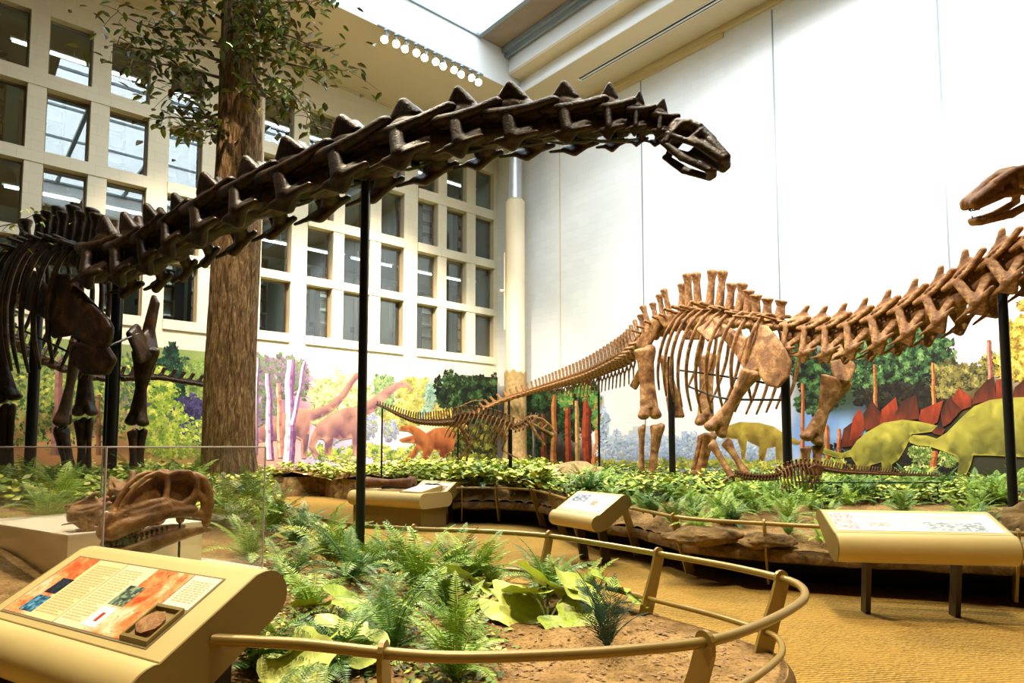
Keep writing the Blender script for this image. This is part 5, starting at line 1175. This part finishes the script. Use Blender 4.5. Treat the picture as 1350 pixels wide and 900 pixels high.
for s in (-1, 1):
    for k in range(12):
        t = k/11; px = 133+72*t; py = 704-14*t; y = s*(.03+.125*(t**.7)); h = .078-.03*t
        obj('tooth', TOOTH, 'tooth', ucr, mtx=SM @ Matrix.Translation(((200-px)*s_, y, (700-py)*s_)) @ Matrix.Scale(h, 4))
    for k in range(9):
        t = k/8; px = 136+50*t; py = 713-3*t; y = s*(.04+.09*t); h = .06-.018*t
        obj('tooth', TOOTH, 'tooth', lcr, mtx=SM @ Matrix.Translation(((200-px)*s_, y, (700-py)*s_)) @ Matrix.Rotation(PI, 4, 'X') @ Matrix.Scale(h, 4))
for px in (168, 245):
    m = MB(); b = SM @ V3(((200-px)*s_, 0, (700-690)*s_)); m.tube([(b.x, b.y, .64), b], .009, 8); m.tube([(b.x, b.y, .64), (b.x, b.y, .652)], .05, 16); obj('steel_rod', m, 'steel', skc, 50)
# vertebrae on the plinth
zt = .64+.332
def vtop(px, b): return pc+cl*px+cr*b
for (u_, w_, s, rz, lab, me) in ((.20, .20, .20, .7, 'brown hollow vertebra at the near corner of the cream block in the case', CAUD), (.46, .62, .30, 2.3, 'large brown vertebra behind the skull on the cream block', CERV_BROAD)):
    p = vtop(u_, w_)+ZU*(.332+s*.62)
    tag(obj('fossil_vertebra', me, None, None, mtx=Matrix.Translation(p) @ Matrix.Rotation(rz, 4, 'Z') @ Matrix.Rotation(.25, 4, 'X') @ Matrix.Diagonal((s, s, s*.7, 1))), lab, 'fossil vertebra')
for o in bpy.data.objects:
    if o.name.startswith('fossil_vertebra'): o.data = tinted(CERV_BROAD, 'bone_skull')
for i, (u_, w_, s, lab) in enumerate(((.05, .34, .09, 'round bone lump at the front edge of the cream block'), (.10, .60, .1, 'knobbly bone beside the skull snout on the cream block'), (.3, .36, .07, 'smallest bone lump between the vertebrae on the cream block'))):
    p = vtop(u_, w_)+ZU*(.332)
    tag(obj('fossil_bone', fused('fossil_bone', [[E(0, 0, s*.6, s, s*.7, s*.6), E(s*.9, s*.3, s*.5, s*.5, s*.5, s*.5)], [E(-s*.8, .0, s*.8, s*.5, s*.5, s*.7), E(0, 0, s*.7, s*.6)]], .012, 2, Matrix.Translation(p)), 'bone_skull', None), lab, 'fossil bone')

# ================================================================== PLANTS
def ground_at(px, py, zf):
    z = .4
    for _ in range(12): p = onz(px, py, z); z = zf(p.x, p.y)
    return V3((p.x, p.y, z))
def frond(el0, el1, n, wid, seed, lean=.35, tipw=.15, thick=1.0):
    """one feather-shaped frond of unit length along +x, rising at el0 and ending at el1 degrees"""
    r = random.Random(seed); m = MB(); pts = [V3((0, 0, 0))]; K = 12
    for k in range(K):
        e = math.radians(el0+(el1-el0)*((k+.5)/K)**1.2); pts.append(pts[-1]+V3((math.cos(e), r.uniform(-.08, .08), math.sin(e)))/K)
    m.tube(pts, [.012*(1-.8*i/K) for i in range(K+1)], 4, False)
    for i in range(n):
        t = .1+.9*i/n; f = t*K; k = min(K-1, int(f)); p = pts[k].lerp(pts[k+1], f-k); d = (pts[k+1]-pts[k]).normalized()
        up = V3((0, 1, 0)).cross(d)*-1
        w = wid*(math.sin(PI*min(1, t**.75*.93+.06))**.8+tipw*(1-t)) if t < .97 else wid*.2
        for s in (-1, 1):
            o = (V3((0, s, 0))+d*(lean+r.uniform(-.12, .12))+up*r.uniform(-.25, .05)).normalized()*w*r.uniform(.85, 1.1)
            q = d*(.30/n)*thick
            m.add([p, p+o*.45+q, p+o, p+o*.45-q], [(0, 1, 2, 3)])
    return m
FR = [frond(62, -25, 30, .17, 1).mesh('frond'), frond(75, 5, 30, .16, 2).mesh('frond'), frond(48, -45, 30, .17, 3).mesh('frond'), frond(80, 25, 28, .15, 4).mesh('frond')]
CYC = [frond(70, 25, 26, .2, 5, .9, .2, .9).mesh('frond'), frond(82, 50, 26, .19, 6, .9, .2, .9).mesh('frond')]
FMATS = {}
def fm(meshes, key):
    if key not in FMATS:
        FMATS[key] = []
        for me in meshes: c = me.copy(); c.materials.clear(); c.materials.append(M[key]); FMATS[key].append(c)
    return FMATS[key]
def fern(p, size, key, label, n, seed, name='fern', group=None, meshes=FR, tilt=12):
    r = random.Random(seed); root = thing(name, label, name.replace('_', ' '), p, group); ms = fm(meshes, key)
    for k in range(n):
        yaw = 2*PI*(k*.382)+r.uniform(-.3, .3); s = size*r.uniform(.75, 1.12)
        mt = Matrix.Translation(p) @ Matrix.Rotation(yaw, 4, 'Z') @ Matrix.Rotation(math.radians(r.uniform(-tilt, tilt)), 4, 'Y') @ Matrix.Rotation(r.uniform(-.25, .25), 4, 'X') @ Matrix.Scale(s, 4)
        obj('frond', ms[r.randrange(len(ms))], None, root, None, mt)
    return root
ferns = [(556, 782, .62, 'fern', 15, 'largest bright fern in the middle of the central bed'), (462, 768, .55, 'fern_dark', 12, 'dark fern at the foot of the tall neck pole'), (640, 752, .5, 'fern_dark', 13, 'blue-green fern behind the yellow broad leaves'),
         (690, 750, .48, 'fern', 12, 'light fern by the rear rail, between two rail posts'), (432, 735, .55, 'fern', 12, 'light fern left of the tall neck pole'), (392, 718, .55, 'fern_dark', 12, 'dark fern between the glass case and the neck pole'),
         (362, 700, .55, 'fern', 12, 'pale fern at the right edge of the glass case'), (600, 842, .38, 'fern', 12, 'bright fern behind the front rail, below the largest fern'), (520, 856, .5, 'fern_dark', 12, 'dark fern right behind the front rail post nearest the panel'),
         (590, 806, .36, 'fern_dark', 10, 'mid-sized fern left of the yellow broad leaves'), (498, 822, .42, 'fern_dark', 10, 'small dark fern before the largest fern'), (772, 775, .5, 'fern_dark', 10, 'dark upright fern at the right end of the central bed'),
         (818, 792, .42, 'fern', 12, 'light fern beside the blue-green cycad'), (340, 885, .42, 'fern_dark', 13, 'dark fern below the end of the nearest panel'), (408, 806, .45, 'fern', 9, 'thin light fern behind the nearest panel'),
         (600, 896, .42, 'fern', 13, 'fern showing under the front rail in the middle'), (330, 745, .5, 'fern', 10, 'fern seen at the right corner of the glass case slab'), (446, 706, .5, 'fern', 11, 'fern by the rear rail, left of the neck pole'),
         (380, 768, .4, 'fern_dark', 10, 'small dark fern above the nearest panel corner'), (312, 700, .62, 'fern', 12, 'fern seen through the right side of the glass case'), (286, 678, .62, 'fern_dark', 12, 'dark fern in front of the big tree trunk'),
         (332, 676, .6, 'fern', 12, 'light fern right of the big tree trunk'), (730, 752, .38, 'fern', 10, 'small fern behind the yellow leaves, under the rear rail'), (548, 735, .45, 'fern_dark', 11, 'dark fern by the rear rail, behind the largest fern'),
         (500, 745, .45, 'fern', 10, 'light fern right of the neck pole foot'), (445, 890, .42, 'fern_dark', 10, 'dark fern under the front rail beside the broad leaves'), (838, 770, .36, 'fern', 9, 'little fern by the rail post at the bed end')]
def inbed(p, marg=.22):
    for _ in range(60):
        if inside((p.x, p.y), CPOLY) and min((p.xy-q.xy).length for q in cedge) > marg: break
        d = V3((-1.2, 4.9, 0))-p; d.z = 0; p = p+d.normalized()*.05; p.z = central_z(p.x, p.y)
    return p
for i, (px, py, s, key, n, lab) in enumerate(ferns): fern(inbed(ground_at(px, py, central_z)), s*1.22, key, lab, n+6, 100+i)
fern(ground_at(800, 856, central_z), .50, 'cycad', 'stiff blue-green cycad at the right end of the central bed', 13, 140, 'cycad', None, CYC, 8)
fern(ground_at(782, 800, central_z), .34, 'cycad', 'smaller cycad just behind the stiff blue-green one', 8, 141, 'cycad', None, CYC, 8)
# broad-leaved plants
def blade(seed):
    r = random.Random(seed); m = MB(); n = 30; rings = 5; vs = [V3((0, 0, 0))]
    rad = []
    for k in range(n):
        a = -PI+2*PI*(k+.5)/n; base = 1.0-.55*math.exp(-((abs(a)-PI)/.38)**2); rad.append(base*(1+.10*math.sin(a*5+seed)+.06*r.uniform(-1, 1)))
    for j in range(1, rings+1):
        for k in range(n):
            a = -PI+2*PI*(k+.5)/n; q = rad[k]*j/rings
            vs.append(V3((q*math.cos(a)*1.05+.15, q*math.sin(a), .16*(q**2)+.09*q*math.sin(a*6+seed*2)*j/rings-.05*q)))
    fs = [(0, 1+k, 1+(k+1) % n) for k in range(n)]+[(1+(j-1)*n+k, 1+j*n+k, 1+j*n+(k+1) % n, 1+(j-1)*n+(k+1) % n) for j in range(1, rings) for k in range(n)]
    m.add(vs, fs); me = m.mesh('leaf', 180); me.materials.append(M['broad']); return me
BL = [blade(1), blade(2), blade(3)]
def broad(base, leaves, label, seed):
    r = random.Random(seed); root = thing('broad_leaf_plant', label, 'plant', base); k = 0
    for (px, py, dy, s) in leaves:
        c = at(px, py, base.y+dy)+ZU*.05; m = MB(); m.tube(spline([base, base.lerp(c, .5)+ZU*.04, c-ZU*.01], 8), [.009]*8, 6); obj('stalk', m, 'stem', root, 60)
        d = (c-base); yaw = math.atan2(d.y, d.x)
        mt = Matrix.Translation(c) @ Matrix.Rotation(yaw, 4, 'Z') @ Matrix.Rotation(math.radians(r.uniform(8, 24)), 4, 'Y') @ Matrix.Rotation(math.radians(r.uniform(14, 34)), 4, 'X') @ Matrix.Scale(s*1.4, 4)
        obj('leaf', BL[k % 3], None, root, None, mt); k += 1
G = lambda px, py: ground_at(px, py, central_z)
broad(G(640, 812), [(618, 770, .25, .15), (668, 805, -.05, .19), (648, 792, .1, .12), (604, 782, .2, .1)], 'yellow-green broad-leaved plant in the middle of the central bed', 1)
broad(G(722, 822), [(722, 778, .25, .2), (700, 790, .1, .15), (756, 785, .12, .15), (745, 826, -.1, .15)], 'broad-leaved plant with the largest yellow leaves, left of the cycads', 2)
broad(G(790, 812), [(800, 775, .2, .13), (768, 790, .05, .1), (838, 800, .1, .08)], 'low broad-leaved plant close behind the cycads', 3)
broad(G(440, 880), [(452, 842, .1, .15), (405, 868, -.05, .18), (470, 866, .0, .12), (430, 850, .15, .12)], 'broad-leaved plant behind the front rail near the panel', 4)
broad(G(372, 892), [(352, 868, .1, .14), (388, 884, -.08, .15), (370, 850, .2, .12)], 'broad-leaved plant under the end of the nearest panel', 5)
broad(G(428, 826), [(448, 800, .1, .12), (412, 806, .05, .1)], 'small two-leaved plant behind the front rail', 6)
# single-mesh ferns for the farther beds
def fern_mesh(n, seed, key, meshes=FR):
    r = random.Random(seed); bm = bmesh.new()
    for k in range(n):
        me = meshes[r.randrange(len(meshes))].copy(); me.transform(Matrix.Rotation(2*PI*k*.382+r.uniform(-.3, .3), 4, 'Z') @ Matrix.Rotation(r.uniform(-.2, .2), 4, 'Y') @ Matrix.Scale(r.uniform(.75, 1.1), 4)); bm.from_mesh(me); bpy.data.meshes.remove(me)
    out = bpy.data.meshes.new('fern'); bm.to_mesh(out); bm.free(); out.materials.append(M[key]); return out
FM = [fern_mesh(16, 1, 'fern'), fern_mesh(15, 2, 'fern'), fern_mesh(16, 3, 'fern_dark'), fern_mesh(14, 4, 'fern')]
def scatter(n, zf, poly, box, size, label, group, seed, avoid=(), mind=.28):
    r = random.Random(seed); pts = []; tries = 0
    while len(pts) < n and tries < n*60:
        tries += 1; px, py = r.uniform(box[0], box[1]), r.uniform(box[2], box[3]); p = ground_at(px, py, zf)
        if not inside((p.x, p.y), poly) or any((p-q).length < mind for q in pts) or any((p.xy-V3(a).xy).length < .3 for a in avoid): continue
        pts.append(p); s = r.uniform(*size)
        o = obj('fern', FM[r.randrange(4)], None, None, None, Matrix.Translation(p-ZU*.02) @ Matrix.Rotation(r.uniform(0, 6.28), 4, 'Z') @ Matrix.Scale(s, 4))
        tag(o, label, 'fern', group)
    return pts
scatter(34, right_z, RPOLY, (800, 1090, 655, 690), (.34, .52), 'green fern planted along the rail side of the bed under the brown skeleton', 'ferns along the far rail', 1)
scatter(16, right_z, RPOLY, (900, 1330, 668, 720), (.32, .48), 'green fern at the rim of the bed around the wide pale panel', 'ferns around the wide panel', 2)
scatter(40, right_z, RPOLY, (960, 1345, 640, 668), (.4, .6), 'green fern around the young skeleton in the bed below the plated dinosaurs', 'ferns around the young skeleton', 3)
scatter(22, right_z, RPOLY, (610, 800, 630, 655), (.4, .65), 'green fern between the pale stump and the middle panel', 'ferns before the stump', 4)
scatter(18, central_z, CPOLY, (-20, 260, 640, 700), (.5, .75), 'green fern at the feet of the dark skeleton behind the glass case', 'ferns under the dark skeleton', 5, mind=.4)
# dense low planting nobody could count
def cover(name, label, zf, poly, box, n, leaf, high, cols, seed, keep=None):
    r = random.Random(seed); m = MB(); k = 0; tries = 0
    while k < n and tries < n*20:
        tries += 1; px, py = r.uniform(box[0], box[1]), r.uniform(box[2], box[3]); p = ground_at(px, py, zf)
        if p.y < 0 or p.y > 40 or not inside((p.x, p.y), poly) or (keep and not keep(p)): continue
        hn = .5+.5*noise.noise(V3((p.x*1.1, p.y*1.1, seed)))
        for _ in range(9):
            a = r.uniform(0, 6.28); h = high*hn*r.random()**.7; c = p+V3((math.cos(a), math.sin(a), 0))*r.uniform(0, .22)+ZU*h
            s = leaf*r.uniform(.6, 1.3); b = r.uniform(0, 6.28); d = V3((math.cos(b), math.sin(b), r.uniform(-.3, .6))); e = d.cross(ZU).normalized()*.42; nn = r.uniform(-.2, .2)
            col = cols[min(len(cols)-1, int(r.random()**1.1*len(cols)))]
            m.add([c, c+d*s*.5+e*s+ZU*nn*s, c+d*s, c+d*s*.5-e*s-ZU*nn*s], [(0, 1, 2, 3)], col); k += 1
    return tag(obj(name, m, 'leaf', None), label, 'ground cover', None, 'stuff')
GC = cs('#d3d850', '#e9e56a', '#b5c748', '#93ad40', '#f2ee98', '#7a983a')
GC2 = cs('#8fae3e', '#c2cc4e', '#6d8f34', '#46682a', '#dcd968', '#3a5526')
inv = MROOM.inverted()
cover('groundcover_leaves', 'bright yellow-green leaves filling the far bed below the sauropod mural', right_z, RPOLY, (335, 720, 612, 652), 15000, .15, .55, GC, 1, lambda p: (inv @ p).x > .35 and (inv @ p).y > .35)
cover('groundcover_leaves', 'yellow-green leaves carpeting the bed under the brown skeleton', right_z, RPOLY, (690, 1120, 610, 660), 15000, .11, .36, GC2, 2, lambda p: (inv @ p).x > .35 and (inv @ p).y > .35)
cover('groundcover_leaves', 'low leaves between the young skeleton and the plated dinosaur mural', right_z, RPOLY, (1040, 1350, 618, 665), 9000, .09, .3, GC2, 3, lambda p: (inv @ p).x > .35 and (inv @ p).y > .35)
cover('groundcover_leaves', 'yellow-green leaves around the feet of the dark skeleton', central_z, CPOLY, (-30, 350, 615, 690), 14000, .11, .5, GC, 4, lambda p: p.y > 7.2)
cover('groundcover_leaves', 'low creeping leaves on the soil near the neck pole', central_z, CPOLY, (340, 640, 690, 900), 2600, .045, .07, GC2, 5)
# litter on the soil
r = random.Random(9); m = MB(); k = 0
while k < 2600:
    p = ground_at(r.uniform(300, 990), r.uniform(695, 898), central_z)
    if not inside((p.x, p.y), CPOLY): continue
    s = r.uniform(.008, .03); a = r.uniform(0, 3.14); d = V3((math.cos(a), math.sin(a), r.uniform(-.3, .3)))*s; e = V3((-d.y, d.x, r.uniform(-.3, .3)*s))*.45
    p = p+ZU*(.05*noise.noise(V3((p.x*1.6, p.y*1.6, 0)))+.025*noise.noise(V3((p.x*5, p.y*5, 7)))+.008); m.add([p-d, p+e, p+d, p-e], [(0, 1, 2, 3)]); k += 1
tag(obj('bark_chips', m, 'chip', None), 'brown bark chips strewn over the soil of the central bed', 'bark chips', None, 'stuff')
# boulders
def boulder(px, py, zf, sx, sy, sz, seed, label, mat='rock'):
    p = ground_at(px, py, zf); bm = bmesh.new(); bmesh.ops.create_icosphere(bm, subdivisions=4, radius=1)
    for v in bm.verts:
        n_ = noise.noise(v.co*1.3+V3((seed, 0, 0)))*.32+noise.noise(v.co*3.5+V3((0, seed, 0)))*.12; v.co *= 1+n_; v.co = V3((v.co.x*sx, v.co.y*sy, v.co.z*sz))
    me = bpy.data.meshes.new('boulder'); bm.to_mesh(me); bm.free(); shade(me, 60); me.transform(Matrix.Translation(p))
    tag(obj('boulder', me, mat, None), label, 'rock')
boulder(752, 630, right_z, 1.0, .5, .42, 3, 'tan boulder before the painted red trunks', 'stump'); boulder(738, 636, right_z, 1.3, .4, .22, 5, 'flat pale slab of rock in front of the tan boulder', 'stump')
boulder(925, 706, right_z, .42, .22, .1, 8, 'long brown rock at the bed rim behind the far rail')
boulder(1010, 712, right_z, .3, .18, .09, 9, 'brown rock at the bed rim left of the wide panel'); boulder(560, 800, central_z, .1, .1, .09, 10, 'small dark brown lump of wood under the largest fern'); boulder(1340, 700, right_z, .3, .3, .3, 11, 'brown rock at the right end of the wide panel')
boulder(985, 662, right_z, .3, .2, .12, 12, 'reddish rock by the forefoot of the brown skeleton')

# ---------------------------------------------------------------- the big tree
TYY = 11.6; tr = thing('tree', 'tall rough-barked tree trunk with leafy branches in front of the window grid', 'tree', (at(303, 588, TYY).x, TYY, .85))
tp_ = [(302, 668, 42), (302, 640, 36), (302, 600, 33), (303, 520, 32), (306, 440, 31), (312, 320, 30.5), (316, 200, 29), (317, 150, 28), (318, 80, 26.5), (319, 0, 25), (320, -120, 23)]
c = spline([at(x, y, TYY) for x, y, _ in tp_], 70)
import bisect
ys = [at(x, y, TYY).z for x, y, _ in tp_]; rs = [w_*TYY/F for _, _, w_ in tp_]
def rad_at(z):
    i = max(1, min(len(ys)-1, bisect.bisect(ys, z))); t = (z-ys[i-1])/(ys[i]-ys[i-1]); return rs[i-1]+(rs[i]-rs[i-1])*max(0, min(1, t))
NT_ = 72; m = MB(); vs = []
for j, p in enumerate(c):
    for i in range(NT_):
        th = 2*PI*i/NT_; R0 = rad_at(p.z); d_ = V3((math.cos(th), math.sin(th), 0))
        rg = noise.noise(V3((th*5.5, p.z*.55, 2)))*.5+noise.noise(V3((math.cos(th)*9, math.sin(th)*9, p.z*1.6)))*.6
        fl_ = .1*max(0, (1.5-p.z))*abs(math.sin(th*2.5+1)) if p.z < 1.5 else 0
        vs.append(p+d_*(R0+.022*rg+fl_))
m.add(vs, [(j*NT_+i, j*NT_+(i+1) % NT_, (j+1)*NT_+(i+1) % NT_, (j+1)*NT_+i) for j in range(len(c)-1) for i in range(NT_)])
obj('trunk', m, 'bark', tr, 180)
def leafy(parent, brs, Y, seed, nl, ls, cols, thick=.03):
    r = random.Random(seed); lm = MB()
    for b in brs:
        pts = spline([at(x, y, Y+dy) for x, y, dy in b], 16); m = MB(); m.tube(pts, [thick*(1-.85*i/15) for i in range(16)], 6); obj('branch', m, 'twig', parent, 60)
        for k in range(nl):
            t = r.uniform(.12, 1)**.8; f = t*15; i = min(14, int(f)); p = pts[i].lerp(pts[i+1], f-i)
            off = V3((r.gauss(0, .3), r.gauss(0, .3), r.gauss(-.04, .14)))*(.35+t*.8)*(Y/12)
            q = p+off
            if r.random() < .22: tw = MB(); tw.tube([p, p.lerp(q, .5)+ZU*.02, q], [.006, .005, .003], 4); obj('twig', tw, 'twig', parent)
            d = V3((r.uniform(-1, 1), r.uniform(-1, 1), r.uniform(-.7, .25))).normalized(); e = d.cross(V3((r.uniform(-.4, .4), r.uniform(-.4, .4), 1))).normalized(); s = ls*r.uniform(.7, 1.25)
            u = d.cross(e)*s*.08; col = cols[r.randrange(len(cols))]
            v0, v1, v2, v3, v4, v5 = q, q+d*s*.3+e*s*.22-u, q+d*s*.7+e*s*.17-u, q+d*s, q+d*s*.7-e*s*.17-u, q+d*s*.3-e*s*.22-u
            lm.add([v0, v1, v2, v3, v4, v5, q+d*s*.3, q+d*s*.7], [(0, 1, 6), (1, 2, 7, 6), (2, 3, 7), (3, 4, 7), (4, 5, 6, 7), (5, 0, 6)], col)
    o = obj('leaves', lm, 'leaf', parent); o['kind'] = 'stuff'
BRS = [[(292, 24, 0), (262, 6, -.4), (232, 2, -.7), (208, -6, -.9)], [(292, 60, 0), (250, 40, -.5), (205, 38, -.8), (165, 22, -1.0), (152, 12, -1.1)], [(290, 80, 0), (245, 66, -.3), (200, 66, -.6), (150, 58, -.9)], [(289, 102, 0), (250, 92, -.4), (205, 84, -.8), (168, 92, -1)],
       [(289, 118, 0), (255, 122, -.3), (222, 124, -.4)], [(291, 150, 0), (262, 156, -.3), (214, 154, -.6)], [(290, 165, 0), (275, 170, -.4), (250, 168, -.6)], [(342, 20, 0), (370, 4, -.4), (410, 2, -.7), (432, -4, -.9)], [(343, 60, 0), (372, 46, -.5), (405, 58, -.7), (420, 64, -.8)],
       [(343, 76, 0), (378, 84, -.4), (420, 92, -.8), (448, 92, -1), (470, 96, -1)], [(343, 95, 0), (372, 112, -.4), (392, 130, -.6), (412, 160, -.8), (426, 172, -.9)], [(330, 50, -.4), (338, 30, -.7), (360, 8, -.9)], [(325, 70, -.4), (320, 60, -.8), (345, 48, -1)], [(335, 100, -.4), (345, 120, -.7), (372, 140, -.9)], [(320, 20, -.4), (330, 5, -.8), (350, -8, -1.)]]
leafy(tr, BRS, TYY, 3, 85, .19, cs('#4a5a20', '#6a7a2c', '#39461a', '#8a9640', '#5a4e20', '#7fa070', '#74641f'))
t2 = thing('leafy_branch', 'thin leafy branch reaching in above the dark ribcage at the left edge', 'branch', at(-40, 300, 9.0))
leafy(t2, [[(-60, 330, 0), (-10, 302, -.1), (25, 292, -.2), (66, 272, -.3)], [(-60, 345, 0), (-20, 322, 0), (8, 310, -.1)]], 9.0, 5, 30, .09, cs('#c9cf4a', '#a3b43c', '#e0dc6a', '#7f9436'), .012)
m = MB(); m.tube([V3((at(-60, 330, 9.0).x, 9.0, .9)), at(-60, 345, 9.0), at(-60, 330, 9.0), at(-62, 250, 9.0)], [.05, .035, .03, .015], 8); obj('stem', m, 'twig', t2, 60)

# ================================================================== LIGHTS
w = bpy.data.worlds.new('sky'); SC.world = w; w.use_nodes = True
w.node_tree.nodes['Background'].inputs['Color'].default_value = (.86, .94, 1., 1)
w.node_tree.nodes['Background'].inputs['Strength'].default_value = 7.5
def light(name, kind, loc, energy, col, **kw):
    d = bpy.data.lights.new(name, kind); d.energy = energy; d.color = col
    for k, v in kw.items():
        if k not in ('aim', 'rot'): setattr(d, k, v)
    o = bpy.data.objects.new(name, d); COL.objects.link(o); o.location = loc
    if 'aim' in kw: o.rotation_euler = (V3(kw['aim'])-V3(loc)).to_track_quat('-Z', 'Y').to_euler()
    return o
po = light('skylight_portal', 'AREA', room((4.2+OA1)/2, (OB0+OB1)/2, Z3+.2), 1, (1, 1, 1), shape='RECTANGLE', size=OA1-4.2, size_y=OB1-OB0)
po.rotation_euler = (0, 0, math.atan2(-UU.y, -UU.x)); po.data.cycles.is_portal = True
WARM = (1., .83, .56); WARM2 = (1., .88, .70)
# the row of spotlights on the skylight edge
def track_lamp(loc, aim):
    r = thing('spotlight', '', 'spotlight', loc, 'spotlights along the skylight edge')
    d = (V3(aim)-V3(loc)).normalized(); L = V3(loc)
    m = MB(); m.tube([L-d*.16, L-d*.12, L+d*.1, L+d*.2], [.05, .09, .1, .13], 14, True); obj('housing', m, 'chrome', r, 50)
    m = MB(); m.tube([L+d*.2, L+d*.215], .11, 14); obj('lamp_lens', m, 'lamp', r)
    m = MB(); m.tube([L-d*.05, L+ZU*.22], .02, 6); m.box((L.x-.05, L.y-.05, L.z+.2), (L.x+.05, L.y+.05, L.z+.26)); obj('mounting_arm', m, 'greysteel', r)
    return r
TR = MB(); p0, p1 = room(8.3, 4.1, 14.72), room(4.1, 4.1, 14.72)
TR.tube([p0, p1], .035, 6); tag(obj('lighting_track', TR, 'greysteel', None), 'thin metal track carrying the spotlights below the skylight edge', 'lighting track')
NL = 11
for k in range(NL):
    q = room(8.0-3.7*k/(NL-1), 4.1, 14.45)
    a_ = V3((-2+k*.8, 8+.5*(k % 3), .5)) if k % 2 else V3((-6+k*.5, 10, .5))
    r = track_lamp(q, a_); r['label'] = 'small bright spotlight on the track, %s from its window end' % (['first', 'second', 'third', 'fourth', 'fifth', 'sixth', 'seventh', 'eighth', 'ninth', 'tenth', 'last'][k])
def spot(loc, aim, e, col=WARM, size=50, blend=.6, rad=.25): return light('spot_lamp', 'SPOT', loc, e, col, aim=aim, spot_size=math.radians(size), spot_blend=blend, shadow_soft_size=rad)
spot(room(7.0, 4.4, 14.2), (-1.5, 6.0, .4), 8500, WARM, 45)
spot(room(5.0, 4.4, 14.2), (4.0, 9.5, .6), 4200, WARM2, 50)
spot(room(14.0, 6, 14.3), (4.6, 13.5, 3.0), 13000, WARM2, 34)        # brown skeleton
spot(room(20.0, 10, 14.3), (5.5, 11.0, 3.0), 8000, WARM2, 38)
spot(room(9.0, 7.5, 14.3), room(4.0, 1.0, 1.0), 8500, WARM2, 60)      # far bed and stump
spot(room(14.5, 7.5, 14.3), room(11, .5, 2.0), 8500, WARM2, 62)   # window wall and mural
spot(room(6, 7.5, 14.3), room(6, 0, 2.5), 7500, WARM2, 62)
spot(room(8, 14, 14.3), room(.2, 12, 2.0), 5500, WARM2, 80)         # right mural
spot(room(8, 22, 14.3), room(.2, 18, 2.5), 4500, WARM2, 80)
spot(room(16, 20, 14.3), (1.0, 4.0, .5), 6500, WARM, 40)        # near rail, panel
spot(room(17, 12, 14.3), (-3.0, 5.0, .8), 10000, WARM, 40)          # case
spot(room(12, 18, 14.3), (4, 7, 0), 4200, WARM, 50)                # carpet
spot(room(7, 22, 14.2), room(0, 14, 6), 5500, (.93, .97, 1.), 71, .18, .3)      # cool wash across the bright wall
spot(room(16, 13, 14.2), (-5, 11.6, 2.5), 9000, WARM, 24)             # lower trunk
spot(room(9.5, 9, 14.3), (-.8, 12.6, 0), 4000, WARM2, 24)           # pool on the far path
spot(room(19, 15, 14.2), (-6.35, 9.95, 3.0), 6000, WARM2, 9, .8)      # shoulder of the dark skeleton
SC.view_settings.view_transform = 'Standard'; SC.view_settings.look = 'None'; SC.view_settings.gamma = 1; SC.view_settings.use_curve_mapping = False
SC.view_settings.exposure = 0.0
SC.cycles.max_bounces = 6; SC.cycles.diffuse_bounces = 2; SC.cycles.glossy_bounces = 3; SC.cycles.transparent_max_bounces = 12; SC.cycles.sample_clamp_indirect = 6
SC.cycles.caustics_reflective = False; SC.cycles.caustics_refractive = False
SC.cycles.use_denoising = True
